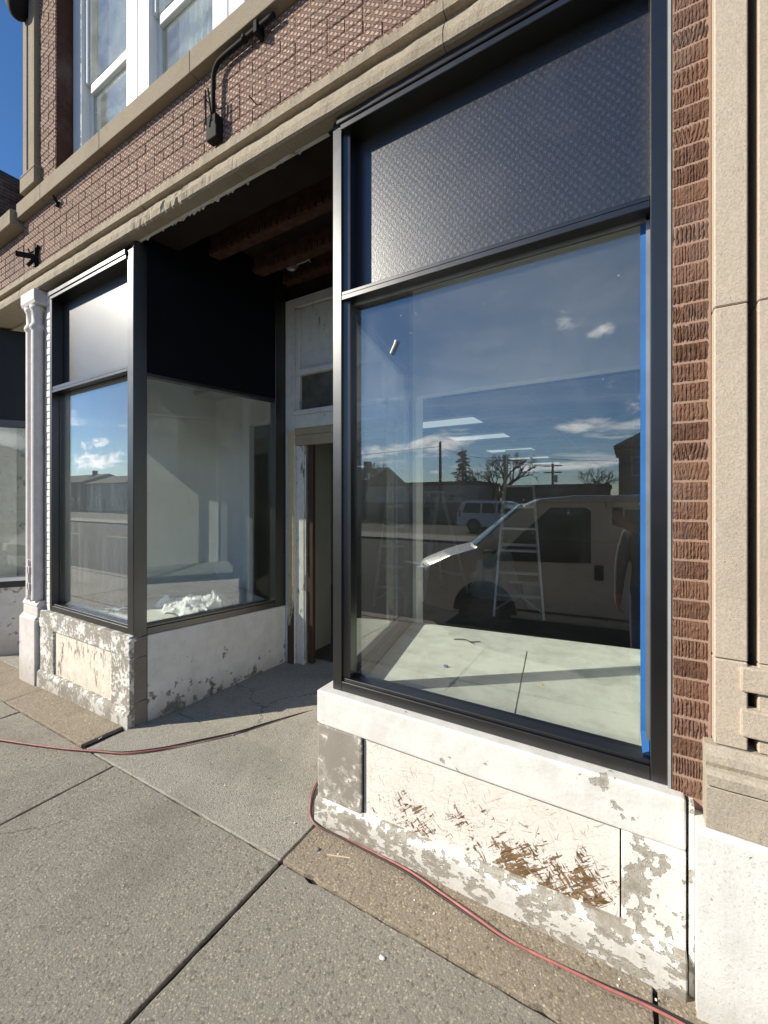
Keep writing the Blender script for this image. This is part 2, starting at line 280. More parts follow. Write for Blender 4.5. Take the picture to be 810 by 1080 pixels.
# ------------------------------------------------------------------ mesh helpers
class MB:
    def __init__(s, mtx=None): s.v = []; s.f = []; s.tone = []; s.M = mtx or Matrix.Identity(4); s.mi = []
    def add(s, vs, fs, tone=.5, mi=0):
        b = len(s.v); s.v += [s.M @ Vector(p) for p in vs]
        for f in fs: s.f.append([b + i for i in f]); s.tone.append(tone); s.mi.append(mi)
    def box(s, x0, x1, y0, y1, z0, z1, tone=.5, mi=0):
        s.add([(x0, y0, z0), (x1, y0, z0), (x1, y1, z0), (x0, y1, z0), (x0, y0, z1), (x1, y0, z1), (x1, y1, z1), (x0, y1, z1)],
              [(0, 3, 2, 1), (4, 5, 6, 7), (0, 1, 5, 4), (1, 2, 6, 5), (2, 3, 7, 6), (3, 0, 4, 7)], tone, mi); return s
    def prism_x(s, poly, x0, x1, nseg=1, tone=.5):      # poly of (y, z) swept along x
        n = len(poly); vs = []; fs = []
        for k in range(nseg + 1):
            x = x0 + (x1 - x0) * k / nseg; vs += [(x, p[0], p[1]) for p in poly]
        for k in range(nseg):
            for i in range(n): j = (i + 1) % n; fs.append((k * n + i, k * n + j, (k + 1) * n + j, (k + 1) * n + i))
        fs.append(tuple(range(n))); fs.append(tuple(nseg * n + i for i in reversed(range(n))))
        s.add(vs, fs, tone); return s
    def prism_y(s, poly, y0, y1):                        # poly of (x, z) swept along y
        n = len(poly); vs = [(p[0], y0, p[1]) for p in poly] + [(p[0], y1, p[1]) for p in poly]
        s.add(vs, [tuple(range(n)), tuple(range(2 * n - 1, n - 1, -1))] + [(i, (i + 1) % n, n + (i + 1) % n, n + i) for i in range(n)]); return s
    def prism_z(s, poly, z0, z1):
        n = len(poly); vs = [(p[0], p[1], z0) for p in poly] + [(p[0], p[1], z1) for p in poly]
        s.add(vs, [tuple(range(n)), tuple(range(2 * n - 1, n - 1, -1))] + [(i, (i + 1) % n, n + (i + 1) % n, n + i) for i in range(n)]); return s
    def tube(s, pts, r, n=8):
        pts = [Vector(p) for p in pts]; k = len(pts); rs = r if hasattr(r, '__len__') else [r] * k; vs = []; fs = []
        up = Vector((0, 0, 1)); prev = None
        for i, p in enumerate(pts):
            d = (pts[min(i + 1, k - 1)] - pts[max(i - 1, 0)]).normalized()
            if prev is None:
                a = d.cross(up if abs(d.z) < .95 else Vector((1, 0, 0))).normalized()
            else:
                a = (prev - d * prev.dot(d)).normalized()
            prev = a; b = d.cross(a)
            for j in range(n):
                t = 2 * math.pi * j / n; vs.append(p + (a * math.cos(t) + b * math.sin(t)) * rs[i])
        for i in range(k - 1):
            for j in range(n): q = (j + 1) % n; fs.append((i * n + j, i * n + q, (i + 1) * n + q, (i + 1) * n + j))
        fs.append(tuple(reversed(range(n)))); fs.append(tuple((k - 1) * n + j for j in range(n)))
        s.add(vs, fs); return s
    def lathe(s, c, prof, n=20, axis='z'):
        vs = []; fs = []
        for r, z in prof:
            for j in range(n):
                t = 2 * math.pi * j / n; a, b = r * math.cos(t), r * math.sin(t)
                vs.append((c[0] + a, c[1] + b, c[2] + z) if axis == 'z' else (c[0] + a, c[1] + z, c[2] + b))
        k = len(prof)
        for i in range(k - 1):
            for j in range(n): q = (j + 1) % n; fs.append((i * n + j, i * n + q, (i + 1) * n + q, (i + 1) * n + j))
        fs.append(tuple(reversed(range(n)))); fs.append(tuple((k - 1) * n + j for j in range(n)))
        s.add(vs, fs); return s
    def bar(s, p, q, w, h, up=(0, 0, 1)):
        p, q = Vector(p), Vector(q); d = (q - p).normalized(); u = Vector(up); a = d.cross(u)
        if a.length < .05: a = d.cross(Vector((1, 0, 0)))
        a.normalize(); b = a.cross(d); vs = []
        for o in (p, q):
            for i, j in ((-1, -1), (1, -1), (1, 1), (-1, 1)): vs.append(o + a * i * w / 2 + b * j * h / 2)
        s.add(vs, [(3, 2, 1, 0), (4, 5, 6, 7), (0, 1, 5, 4), (1, 2, 6, 5), (2, 3, 7, 6), (3, 0, 4, 7)]); return s
    def build(s, name, mat, parent=None, bevel=0, smooth=False, seg=1, rough=0, cuts=0, fq=6):
        me = bpy.data.meshes.new(name); me.from_pydata([tuple(p) for p in s.v], [], s.f)
        mats = mat if isinstance(mat, (list, tuple)) else [mat]
        for m in mats: me.materials.append(m)
        at = me.attributes.new('tone', 'FLOAT', 'FACE'); at.data.foreach_set('value', s.tone)
        me.polygons.foreach_set('material_index', s.mi)
        bm = bmesh.new(); bm.from_mesh(me); bmesh.ops.recalc_face_normals(bm, faces=bm.faces)
        if bevel:
            ed = [e for e in bm.edges if len(e.link_faces) == 2 and e.calc_face_angle(0) > .5]
            bmesh.ops.bevel(bm, geom=ed, offset=bevel, segments=seg, affect='EDGES', clamp_overlap=True, profile=.6)
        if cuts: bmesh.ops.subdivide_edges(bm, edges=[e for e in bm.edges if e.calc_length() > .03], cuts=cuts, use_grid_fill=True)
        if rough:
            bm.normal_update()
            for v in bm.verts:
                d = noise.fractal(v.co * fq, 1, 2, 4) * rough; v.co += v.normal * d
        bm.to_mesh(me); bm.free()
        if smooth: me.polygons.foreach_set('use_smooth', [True] * len(me.polygons))
        o = bpy.data.objects.new(name, me); COL.objects.link(o)
        if parent is not None: o.parent = parent
        return o

def tag(o, label, cat, group=None):
    o['label'] = label; o['category'] = cat
    if group: o['group'] = group
    return o
def empty(name, loc, label, cat, group=None, rz=0):
    o = bpy.data.objects.new(name, None); COL.objects.link(o); o.location = loc; o.rotation_euler = (0, 0, rz); o.empty_display_size = .1
    return tag(o, label, cat, group)
def struct(o): o['kind'] = 'structure'; return o
def copy_tree(o, parent=None):
    c = o.copy(); COL.objects.link(c)
    if parent is not None: c.parent = parent
    for ch in list(o.children): copy_tree(ch, c)
    return c
def zg(x): return .022 * max(-5.0, min(3.0, x + 1.44))     # the pavement falls gently to the left

def frame_mtx(ox, oy, dx, dy):                               # local x along (dx,dy), local y its left normal
    return Matrix(((dx, -dy, 0, ox), (dy, dx, 0, oy), (0, 0, 1, 0), (0, 0, 0, 1)))
A = R(12.7); sa, ca = math.sin(A), math.cos(A)
ML = frame_mtx(-3.36, 0, sa, ca)                             # left return: x runs inward, y into its wall (towards -X)
RL = 1.40                                                    # length of a return
MR = frame_mtx(-1.385 - sa * RL, ca * RL, sa, -ca)           # right return: x runs outward, y into its wall (towards +X)

# ------------------------------------------------------------------ ground
MB().box(-400, 400, -400, 200, -.6, -.235).build('ground', M['earth']); struct(bpy.data.objects['ground'])
struct(MB().box(-300, 300, -15.5, -3.62, -.234, -.20).build('road', M['asphalt']))
mb = MB()
for k in range(-60, 40): mb.box(k * 6.0, k * 6.0 + 3, -9.6, -9.48, -.199, -.196)
struct(mb.build('lane_marking', plain('worn_yellow_paint', (.55, .42, .12), .8)))
def slab(mb, x0, x1, y0, y1, t=.12, dz=0, ramp=0, jit=0):
    def z(x, y): return zg(x) + dz + ramp * max(0, y)
    P0 = []
    def edge(a, b):
        L = math.dist(a, b); n = max(1, int(L / .045)) if -5 < a[0] < 2 and L < 4 else 1
        for k in range(n):
            f = k / n; x = a[0] + (b[0] - a[0]) * f; y = a[1] + (b[1] - a[1]) * f
            if n > 1 and k: 
                d = .0035 * noise.noise(Vector((x * 9, y * 9, 0))) + .004 * noise.noise(Vector((x * 31, y * 31, 2))) - (.012 if noise.noise(Vector((x * 6, y * 6, 5))) > .5 else 0)
                nx, ny = -(b[1] - a[1]) / L, (b[0] - a[0]) / L; x += nx * -d; y += ny * -d
            P0.append((x, y))
    edge((x0, y0), (x1, y0)); edge((x1, y0), (x1, y1)); edge((x1, y1), (x0, y1)); edge((x0, y1), (x0, y0))
    tilt = random.uniform(-jit, jit); m = len(P0)
    vs = [(x, y, z(x, y) - t) for x, y in P0] + [(x, y, z(x, y) + tilt) for x, y in P0]
    mb.add(vs, [tuple(reversed(range(m))), tuple(range(m, 2 * m))] + [(i, (i + 1) % m, m + (i + 1) % m, m + i) for i in range(m)])
JX = [-1.44 + 1.52 * k for k in range(-7, 8)]
mb = MB(); g = .010
for a, b in zip(JX, JX[1:]):
    for c, d in ((-3.38, -1.86), (-1.86, -.335)): slab(mb, a + g, b - g, c + g, d - g * .6, jit=.002)
for a, b in ((-40, JX[0]), (JX[-1], 40)): slab(mb, a, b, -3.38, -.34)
struct(mb.build('sidewalk', M['sidewalk'], bevel=.006, seg=2))
mb = MB()
for k in range(-14, 14): slab(mb, k * 3.0 + .006, k * 3.0 + 2.994, -3.60, -3.40)
struct(mb.build('kerb', M['sidewalk'], bevel=.02, seg=2))
mb = MB()                                                    # tan stone aprons along the wall
slab(mb, -4.83, -3.43, -.33, .05, dz=.006); slab(mb, -6.2, -4.845, -.33, .05, dz=.002)
slab(mb, -1.437, .072, -.33, .05, dz=.004); slab(mb, .088, 1.6, -.33, .05, dz=.0); slab(mb, 1.62, 3.1, -.33, .05); slab(mb, 3.12, 40, -.33, .05)
slab(mb, -40, -9.0, -.33, .05)
struct(mb.build('apron', M['apron'], bevel=.005, seg=2))
mb = MB(); slab(mb, -3.355, -1.452, -.33, .30, dz=.0); slab(mb, -8.98, -6.215, -.33, 1.5); slab(mb, -6.215, -5.3, .055, 1.5)
struct(mb.build('entry_slab', M['entry'], bevel=.005))
mb = MB(); mb.M = Matrix.Identity(4)
mb.add([(-3.42, .304, zg(-3.4) - .0), (-1.40, .304, zg(-1.4)), (-1.40, 1.55, .098), (-3.42, 1.55, .085), (-3.42, .304, -.2), (-1.4, .304, -.2), (-1.4, 1.55, -.2), (-3.42, 1.55, -.2)],
       [(0, 1, 2, 3), (7, 6, 5, 4), (0, 4, 5, 1), (1, 5, 6, 2), (2, 6, 7, 3), (3, 7, 4, 0)])
struct(mb.build('entry_floor', M['entry']))
mb = MB()
for a, b in ((-40, -6.44), (-6.44, 1.56), (1.56, 40)): mb.add([(a, -3.6, zg(a) - .02), (b, -3.6, zg(b) - .02), (b, .31, zg(b) - .02), (a, .31, zg(a) - .02), (a, -3.6, -.4), (b, -3.6, -.4), (b, .31, -.4), (a, .31, -.4)], [(0, 1, 2, 3), (7, 6, 5, 4), (0, 4, 5, 1), (1, 5, 6, 2), (2, 6, 7, 3), (3, 7, 4, 0)])
struct(mb.build('joint_bed', M['joint']))

# ------------------------------------------------------------------ the storefront building
B = empty('brick_storefront', (0, 0, 0), 'two-storey brick shop building with black framed display windows and a recessed door', 'building')

def bricks(x0, x1, z0, z1, yf, course=.0695, L=.212, depth=.09, skip=None):
    mb = MB(); n = round((z1 - z0) / course); ch = (z1 - z0) / n
    for k in range(n):
        x = x0 - (random.choice((0, .5)) if False else (k % 2) * .5) * L; header = (k % 6 == 3)
        l = L * (.5 if header else 1)
        while x < x1:
            a, b = max(x, x0), min(x + l, x1)
            if b - a > .03:
                j = random.uniform(-.002, .002)
                mb.box(a + .003, b - .003, yf + j, yf + depth, z0 + k * ch + .003, z0 + (k + 1) * ch - .003, random.random())
            x += l
    return mb

# spandrel of lattice faced brick, and its mortar bed
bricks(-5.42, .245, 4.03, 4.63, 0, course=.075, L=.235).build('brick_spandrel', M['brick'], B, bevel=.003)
MB().box(-5.42, .245, .0045, .3, 4.02, 4.64).build('mortar_bed', M['mortar'], B)
def lintel(parts, parent, lev=0):
    prof = [(.03, 3.80), (-.045, 3.80), (-.058, 3.808), (-.062, 3.85), (-.054, 3.89), (-.036, 3.92), (-.018, 3.938), (-.018, 3.952), (-.056, 3.958), (-.058, 4.010), (-.040, 4.029), (.03, 4.029)]
    for a, b in parts:
        mb = MB(); mb.prism_x(prof, a + .002, b - .002, max(2, int((b - a) / .02)))
        o = mb.build('lintel', M['lintel'], parent, rough=.005, fq=9)
        for v in o.data.vertices:                          # broken lower arris over the entry
            if v.co.z < 3.93 and v.co.y < 0:
                h = noise.noise(Vector((v.co.x * 7, 3.1, 0))) + .6 * noise.noise(Vector((v.co.x * 19, 1.1, 0)))
                w = max(0, 1 - abs(v.co.x + 2.75) / .75)
                h += .35 * noise.noise(Vector((v.co.x * 43, 5.1, v.co.z * 30)))
                if h > .0: v.co.y += h * w * .06; v.co.z += h * w * .05
lintel([(-5.36, -4.2), (-4.2, -3.16), (-3.16, -2.13), (-2.13, -.72), (-.72, .243)], B)
# sill course of the upper storey
mb = MB()
for a, b in ((-5.42, -4.86), (-4.86, -3.75), (-3.75, -2.55), (-2.55, -1.2), (-1.2, 1.6)):
    mb.prism_x([(.2, 4.632), (-.065, 4.632), (-.065, 4.78), (.0, 4.862), (.2, 4.875)], a + .002, b - .002)
mb.build('sill_course', M['sill'], B, bevel=.006, seg=2)
# upper storey: stone corner pilaster, brick piers, windows
mb = MB(); mb.box(-5.345, -5.25, -.035, .1, 5.06, 7.6); mb.box(-5.25, -5.20, -.015, .1, 5.06, 7.6); mb.box(-5.20, -5.06, -.04, .1, 5.06, 7.6)
mb.box(-5.36, -5.02, -.055, .1, 4.872, 5.02); mb.prism_x([(.1, 5.02), (-.06, 5.02), (-.045, 5.06), (.1, 5.06)], -5.36, -5.02)
mb.build('corner_pilaster', M['sill'], B, bevel=.005)
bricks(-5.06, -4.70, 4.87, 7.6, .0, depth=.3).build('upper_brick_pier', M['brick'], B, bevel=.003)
mb = MB(); mb.box(-5.40, -5.345, .0, 3.0, 4.87, 7.6); mb.box(-5.345, -4.70, .012, .3, 4.87, 7.6); mb.build('upper_pier_core', M['brick_dark'], B)  # darker brick on this core puts the reveal's shade into its colour
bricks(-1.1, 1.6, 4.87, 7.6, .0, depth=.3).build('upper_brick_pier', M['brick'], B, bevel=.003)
MB().box(-1.1, 1.6, .012, .3, 4.87, 7.6).build('upper_pier_core', M['mortar_grey'], B)
mb = MB(); mb.box(-5.40, 1.6, .1, 1.0, 7.6, 8.2); mb.build('upper_wall', M['brick_dark'], B)
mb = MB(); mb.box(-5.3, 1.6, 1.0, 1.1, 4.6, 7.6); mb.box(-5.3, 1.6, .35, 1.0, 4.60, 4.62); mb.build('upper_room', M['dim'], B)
def sash_window(x0, x1, z0=4.875, z1=7.4):
    y = .16; mb = MB()
    mb.box(x0, x0 + .17, y - .02, y + .12, z0, z1); mb.box(x1 - .17, x1, y - .02, y + .12, z0, z1); mb.box(x0 + .17, x1 - .17, y, y + .12, z0, z0 + .05)
    o = mb.build('sash_window', M['sash'], B, bevel=.006)
    a, b = x0 + .17, x1 - .17; zm = 5.70
    mb = MB(); mb.box(a, a + .05, y + .05, y + .09, z0 + .05, zm + .02); mb.box(b - .05, b, y + .05, y + .09, z0 + .05, zm + .02); mb.box(a + .05, b - .05, y + .05, y + .09, z0 + .05, z0 + .12)
    mb.box(a + .05, b - .05, y + .035, y + .09, zm - .04, zm + .05)
    mb.box(a, a + .045, y + .01, y + .049, zm + .051, z1); mb.box(b - .045, b, y + .01, y + .049, zm + .051, z1)
    mb.build('sash', M['sash'], o, bevel=.004)
    MB().box(a + .05, b - .05, y + .066, y + .072, z0 + .12, zm - .04).build('pane', M['house_glass'], o)
    MB().box(a + .045, b - .045, y + .026, y + .032, zm + .05, z1).build('pane', M['house_glass'], o)
    mb = MB(); k = 14; xs = [a + .13 + (b - a - .26) * i / k for i in range(k + 1)]
    poly = [(x, y + .16 + .018 * (i % 2)) for i, x in enumerate(xs)]; poly += [(x, yy + .008) for x, yy in reversed(poly)]
    mb.prism_z(poly, z0 + .06, z1); mb.build('curtain', M['curtain'], o)
    return o
sash_window(-4.69, -3.56); sash_window(-3.60 + .045, -2.42); sash_window(-2.415, -1.11)
# rounded foot of a corner oriel at the top of the corner
MB().lathe((-5.27, -.10, 6.70), [(.02, -.12), (.06, -.10), (.09, -.03), (.105, .06), (.11, .2), (.11, 1.0)], 18).build('oriel_foot', M['pipe'], B, smooth=True)

# ---- right brick pier: scored bricks modelled one by one
mb = MB(); n = 0; z = .70
def scored(x0, x1, z0, z1, y0, kind):
    nx, nz = 24, 5; vs = []; fs = []
    ph = random.uniform(0, 6); per = random.uniform(1.9, 3.3); amp = random.uniform(.0025, .0068); sm = random.uniform(0, 100)
    for j in range(nz + 1):
        for i in range(nx + 1):
            x = x0 + (x1 - x0) * i / nx; zz = z0 + (z1 - z0) * j / nz
            if kind: gx = .5 + .5 * math.sin(i * 2.1 + j * (1.2 if i < nx / 2 else -1.2) + ph)
            else: gx = (.5 + .5 * math.cos(i * 2 * math.pi / per + ph + 1.5 * noise.noise(Vector((i * .3, j * .5, sm))))) 
            e = 0 if 0 < i < nx and 0 < j < nz else 1
            y = y0 + gx * amp * random.uniform(.4, 1.2) + .0025 * noise.noise(Vector((i * .35, j * .9, sm))) + .002 * e
            vs.append((x + random.uniform(-.0012, .0012), y, zz))
    for j in range(nz):
        for i in range(nx): a = j * (nx + 1) + i; fs.append((a, a + 1, a + nx + 2, a + nx + 1))
    b = len(vs); rim = [i for i in range(nx + 1)] + [j * (nx + 1) + nx for j in range(1, nz + 1)] + [nz * (nx + 1) + i for i in range(nx - 1, -1, -1)] + [j * (nx + 1) for j in range(nz - 1, 0, -1)]
    vs += [(vs[r][0], y0 + .03, vs[r][2]) for r in rim]; m = len(rim)
    for k in range(m): fs.append((rim[k], b + k, b + (k + 1) % m, rim[(k + 1) % m]))
    fs.append(tuple(b + k for k in range(m)))
    mb.add(vs, fs, random.random())
while z < 3.79:
    scored(.137 + random.uniform(0, .002), .236 - random.uniform(0, .002), z + .005, min(z + .0645, 3.795), -.009, random.random() < .12); z += .0695
mb.build('scored_brick_pier', M['brick_pier'], B)
MB().box(.132, .245, -.004, .3, .66, 3.80).build('pier_mortar', M['mortar'], B)
MB().box(.1225, .1315, -.008, .05, .70, 3.795).build('caulk_joint', plain('grey_caulk', (.35, .36, .36), .7), B)
# ---- stone pilaster to the right
mb = MB(); zs = [.93, 1.218, 2.386, 3.55, 4.12]
for a, b in zip(zs, zs[1:]): mb.box(.247, .334, -.05, .3, a + .0015, b - .0015)
P = mb.build('stone_pilaster', M['stone'], B, bevel=.004)
mb = MB()
for a, b in zip(zs, zs[1:]): mb.box(.36, 1.6, -.045, .3, a + .0015, b - .0015); mb.box(.3345, .3595, .08, .3, a, b)
mb.build('recessed_panel', M['stone'], P, bevel=.003)
for a, b in ((1.126, 1.205), (.98, 1.069)): MB().box(.313, .75, -.062, -.02, a, b).build('crossbar', M['stone'], P, bevel=.006, seg=2)
MB().prism_x([(.2, .668), (-.085, .668), (-.085, .80), (-.078, .806), (-.092, .812), (-.094, .845), (-.082, .858), (-.068, .862), (-.074, .878), (-.07, .90), (-.052, .928), (.2, .928)], .222, 1.6, 24).build('base_moulding', M['stone_grey'], P, rough=.004, fq=14)
for v in P.children[-1].data.vertices:
    if v.co.x < .235: v.co.x = .249 - max(0, -v.co.y - .05) * .75 + .004 * noise.noise(v.co * 25)
mb = MB(); mb.prism_x([(.2, -.1), (-.10, -.1), (-.10, .645), (-.088, .664), (.2, .666)], .196, 1.6, 20); mb.build('pedestal', M['ped'], P, rough=.003, fq=10)
MB().box(1.6, 12, -.0, .3, -.1, 8.2).build('far_pier', M['brick_dark'], B)

# ---- cast-iron column left of the left window
K = MB().box(-5.36, -5.0, -.06, .08, -.15, .565).prism_x([(.08, .566), (-.058, .566), (-.03, .60), (.08, .60)], -5.35, -5.01).build('iron_column', M['iron'], B, bevel=.008, seg=2)
MB().box(-5.30, -4.965, -.045, .08, .601, .69).prism_x([(.08, .691), (-.05, .691), (-.055, .71), (-.03, .75), (.08, .75)], -5.30, -4.96).build('column_base', M['iron'], K, bevel=.006)
for x in (-5.16, -5.035):
    MB().lathe((x, -.022, 0), [(.045, .752), (.048, .7521), (.048, .77), (.048, 3.405), (.048, 3.42), (.060, 3.43), (.062, 3.455), (.054, 3.475), (.044, 3.49), (.046, 3.60), (.058, 3.62), (.062, 3.65)], 16).build('shaft', M['iron'], K, smooth=True)
MB().box(-5.20, -4.94, .03, .1, .752, 3.65).build('column_back', M['iron'], K)
MB().prism_x([(.1, 3.655), (-.07, 3.655), (-.085, 3.69), (-.085, 3.795), (.1, 3.795)], -5.25, -4.93).build('capital', M['iron'], K, bevel=.008)
mb = MB()
for z in (.86, 1.02): mb.box(-5.12, -5.05, -.085, -.06, z, z + .07)
mb.box(-5.10, -5.07, -.085, -.06, .80, 1.16); mb.build('boss', M['iron'], K, bevel=.006)
bricks(-4.925, -4.828, .66, 3.79, .012, L=.2).build('painted_brick_strip', M['white_brick'], B, bevel=.004)
MB().box(-4.93, -4.826, .022, .12, .66, 3.79).build('strip_mortar', M['white_brick'], B)

# ---- display windows
def front_window(x0, x1, zb, zt0, zt1, ztop, lw, rw, panel, glass, right=False):
    mb = MB(); y0, y1 = 0.0, .11
    mb.box(x0, x0 + lw, y0, y1, zb, ztop); mb.box(x1 - rw, x1, y0, y1, zb, ztop)
    mb.box(x0 + lw, x1 - rw, y0 + .001, y1 - .002, zb, zb + .05)
    mb.box(x0 + lw, x1 - rw, y0 + .012, y1 - .002, zb + .05, zb + .066)
    mb.box(x0 + lw, x1 - rw, y0 + .001, y1 - .002, zt0, zt0 + .026); mb.box(x0 + lw, x1 - rw, y0 + .004, y1 - .002, zt0 + .027, zt1)
    mb.box(x0 + lw, x1 - rw, y0 - .012, y1 - .002, ztop - .066, ztop - .037); mb.box(x0 + lw - .02, x1 - rw, y0 - .02, y1 - .002, ztop - .033, ztop + .004)
    o = mb.build('display_window', M['black'], B, bevel=.0025, seg=1)
    MB().box(x0 + lw, x1 - rw, y1 - .032, y1 - .026, zb + .066, zt0).build('pane', glass, o)
    MB().box(x0 + lw + .012, x1 - rw - .002, y1 - .012, y1 + .03, zt1, ztop - .066).build('transom_panel', panel, o)
    mb = MB(); g_ = .012
    yb0, yb1 = y1 - .05, y1 - .034
    mb.box(x0 + lw, x0 + lw + g_, yb0, yb1, zb + .066, zt0); mb.box(x1 - rw - g_, x1 - rw, yb0, yb1, zb + .066, zt0); mb.box(x0 + lw, x1 - rw, yb0, yb1, zt0 - g_, zt0)
    mb.build('glazing_bead', M['galv'] if right else M['black'], o)
    return o
WR = front_window(-1.388, .122, .716, 2.82, 2.866, 3.792, .058, .052, M['panel'], M['glass'], True)
WL = front_window(-4.824, -3.36, .674, 2.775, 2.835, 3.735, .045, .084, M['panel'], M['glass_dirty'])
def side_window(mtx, zb, zt, s0, s1, flip):
    mb = MB(mtx); d0, d1 = .0, .10
    e0 = s0 + (.095 if not flip else .12); e1 = s1 - (.12 if not flip else .095)
    mb.box(s0, e0, d0, d1, zb, 3.79); mb.box(e1, s1, d0, d1, zb, 4.1 if not flip else 4.1)
    mb.box(e0, e1, .001, .098, zb, zb + .055); mb.box(e0, e1, .014, .098, zb + .055, zb + .075)
    mb.box(e0, e1, .012, .098, zt - .03, zt)
    o = mb.build('display_window', M['black'], B, bevel=.0025)
    MB(mtx).box(e0, e1, .070, .076, zb + .075, zt - .03).build('pane', M['glass_side'], o)
    MB(mtx).box(e0, e1, .004, .09, zt + .001, 4.1).build('transom_panel', plain('matt_black_panel', (.004, .005, .008), .7, 0, .12), o)
    return o
SL = side_window(ML, .656, 2.775, .004, RL, False)
SR = side_window(MR, .70, 2.82, 0, RL - .004, True)

# ---- bulkheads below the windows
def gz(x): return zg(x) - .05
BR = MB()
BR.box(-1.46, .172, -.05, .12, .532, .712); BR.build('bulkhead', M['peel_rail'], B, bevel=.012, seg=3, cuts=0)
BRo = [o for o in B.children if o.name.startswith('bulkhead')][-1]
MB().box(-1.458, -1.172, -.046, .12, .135, .5315).build('stile', M['peel_bare'], BRo, bevel=.01, seg=2)
MB().box(-.022, .172, -.046, .12, .175, .5315).build('stile', M['peel_half'], BRo, bevel=.008, seg=2)
mb = MB(); mb.add([(-1.465, -.075, -.05), (.175, -.075, -.05), (.175, -.066, .172), (-1.465, -.066, .112), (-1.465, -.046, .135), (.175, -.046, .196), (.175, .12, .196), (-1.465, .12, .135), (.175, .12, -.05), (-1.465, .12, -.05)],
                   [(0, 1, 2, 3), (3, 2, 5, 4), (4, 5, 6, 7), (1, 8, 6, 5, 2), (0, 3, 4, 7, 9), (0, 9, 8, 1), (9, 7, 6, 8)])
mb.build('plinth', M['peel_base'], BRo, bevel=.006, rough=.004, cuts=6, fq=9)
MB().box(-1.166, -.028, -.026, .1, .10, .530).build('panel', M['osb'], BRo)
MB().box(-1.171, -1.1665, -.034, .1, .13, .531).build('edge_strip', M['trim'], BRo)
MB().box(.180, .195, -.04, .1, -.1, .70).build('filler_strip', M['peel_half'], BRo)
mb = MB(MR); mb.box(0, RL + .03, -.035, .12, .53, .70); mb.box(0, RL + .03, -.02, .12, -.1, .53); mb.build('bulkhead', M['peel_side'], B, bevel=.01, seg=2)

mb = MB(); mb.box(-4.985, -3.362, -.03, .12, .50, .668); BLo = mb.build('bulkhead', M['peel_left'], B, bevel=.01, seg=2)
MB().box(-4.98, -4.685, -.026, .12, .09, .4995).build('stile', M['peel_left'], BLo, bevel=.008, seg=2)
MB().box(-3.64, -3.362, -.026, .12, .09, .4995).build('stile', M['peel_left'], BLo, bevel=.004)
mb = MB(); mb.prism_x([(.12, -.15), (-.045, -.15), (-.045, .06), (-.026, .0895), (.12, .0895)], -4.985, -3.358, 16); mb.build('plinth', M['peel_left'], BLo, rough=.004, fq=9)
MB().box(-4.684, -3.641, -.008, .1, .09, .4995).build('panel', M['peel_wood'], BLo)
mb = MB(ML); mb.box(.006, .10, .0, .12, .492, .65); mb.box(.006, .10, .002, .12, .142, .488); mb.box(.006, .10, .0, .12, -.15, .138)
BS = mb.build('corner_block', M['corner'], B, bevel=.006, seg=2)
MB(ML).box(.104, RL, .003, .12, -.15, .652).build('bulkhead', M['peel_side'], B, bevel=.004)
mb = MB(ML); mb.box(-.03, .02, -.02, .035, .625, .655); mb.build('mortar_lump', M['peel_rail'], B, bevel=.008, rough=.012, cuts=3, fq=30)

# ---- recess: ceiling, beams, soffit boards
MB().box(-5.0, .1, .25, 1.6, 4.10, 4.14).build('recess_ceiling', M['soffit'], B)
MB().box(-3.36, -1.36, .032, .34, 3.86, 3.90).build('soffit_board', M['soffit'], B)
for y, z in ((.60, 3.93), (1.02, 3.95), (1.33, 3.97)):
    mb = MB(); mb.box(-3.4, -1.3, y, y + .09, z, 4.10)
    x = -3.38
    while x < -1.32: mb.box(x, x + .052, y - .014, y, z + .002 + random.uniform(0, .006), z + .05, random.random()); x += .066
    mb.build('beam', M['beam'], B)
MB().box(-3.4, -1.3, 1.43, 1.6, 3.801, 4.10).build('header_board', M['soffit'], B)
# bays: ceilings, platforms, back walls
def bay(poly, z0, zc):
    MB().prism_z(poly, z0 - .05, z0).build('display_platform', M['platform'], B)
    MB().prism_z(poly, zc, zc + .03).build('bay_ceiling', M['drywall'], B)
bay([(-1.34, .10), (.108, .10), (.108, 1.60), (-1.66, 1.36)], .70, 3.76)
MB().bar((-.475, .25, .7005), (-.60, 1.15, .7005), .005, .002).build('board_seam', M['joint'], B)
bay([(-4.78, .10), (-3.45, .10), (-3.17, 1.36), (-4.86, 1.9)], .655, 3.70)
mb = MB(); mb.box(.109, .13, .112, 1.45, .1, 3.76); mb.build('bay_side_wall', M['drywall'], B)
mb = MB(); mb.box(-1.73, .109, 1.45, 1.55, 2.645, 3.79); mb.box(-1.70, -1.575, 1.42, 1.55, .1, 2.644); mb.box(-1.70, .108, 1.50, 1.53, .1, .648); mb.build('bay_back_wall', M['drywall'], B, bevel=.004)
mb = MB(); mb.box(-4.90, -4.86, .11, 1.95, .1, 3.75); mb.box(-4.86, -4.2, 1.9, 1.98, .1, 3.75); mb.box(-4.2, -3.1, 1.9, 1.98, 2.7, 3.75); mb.build('bay_back_wall', M['drywall'], B)
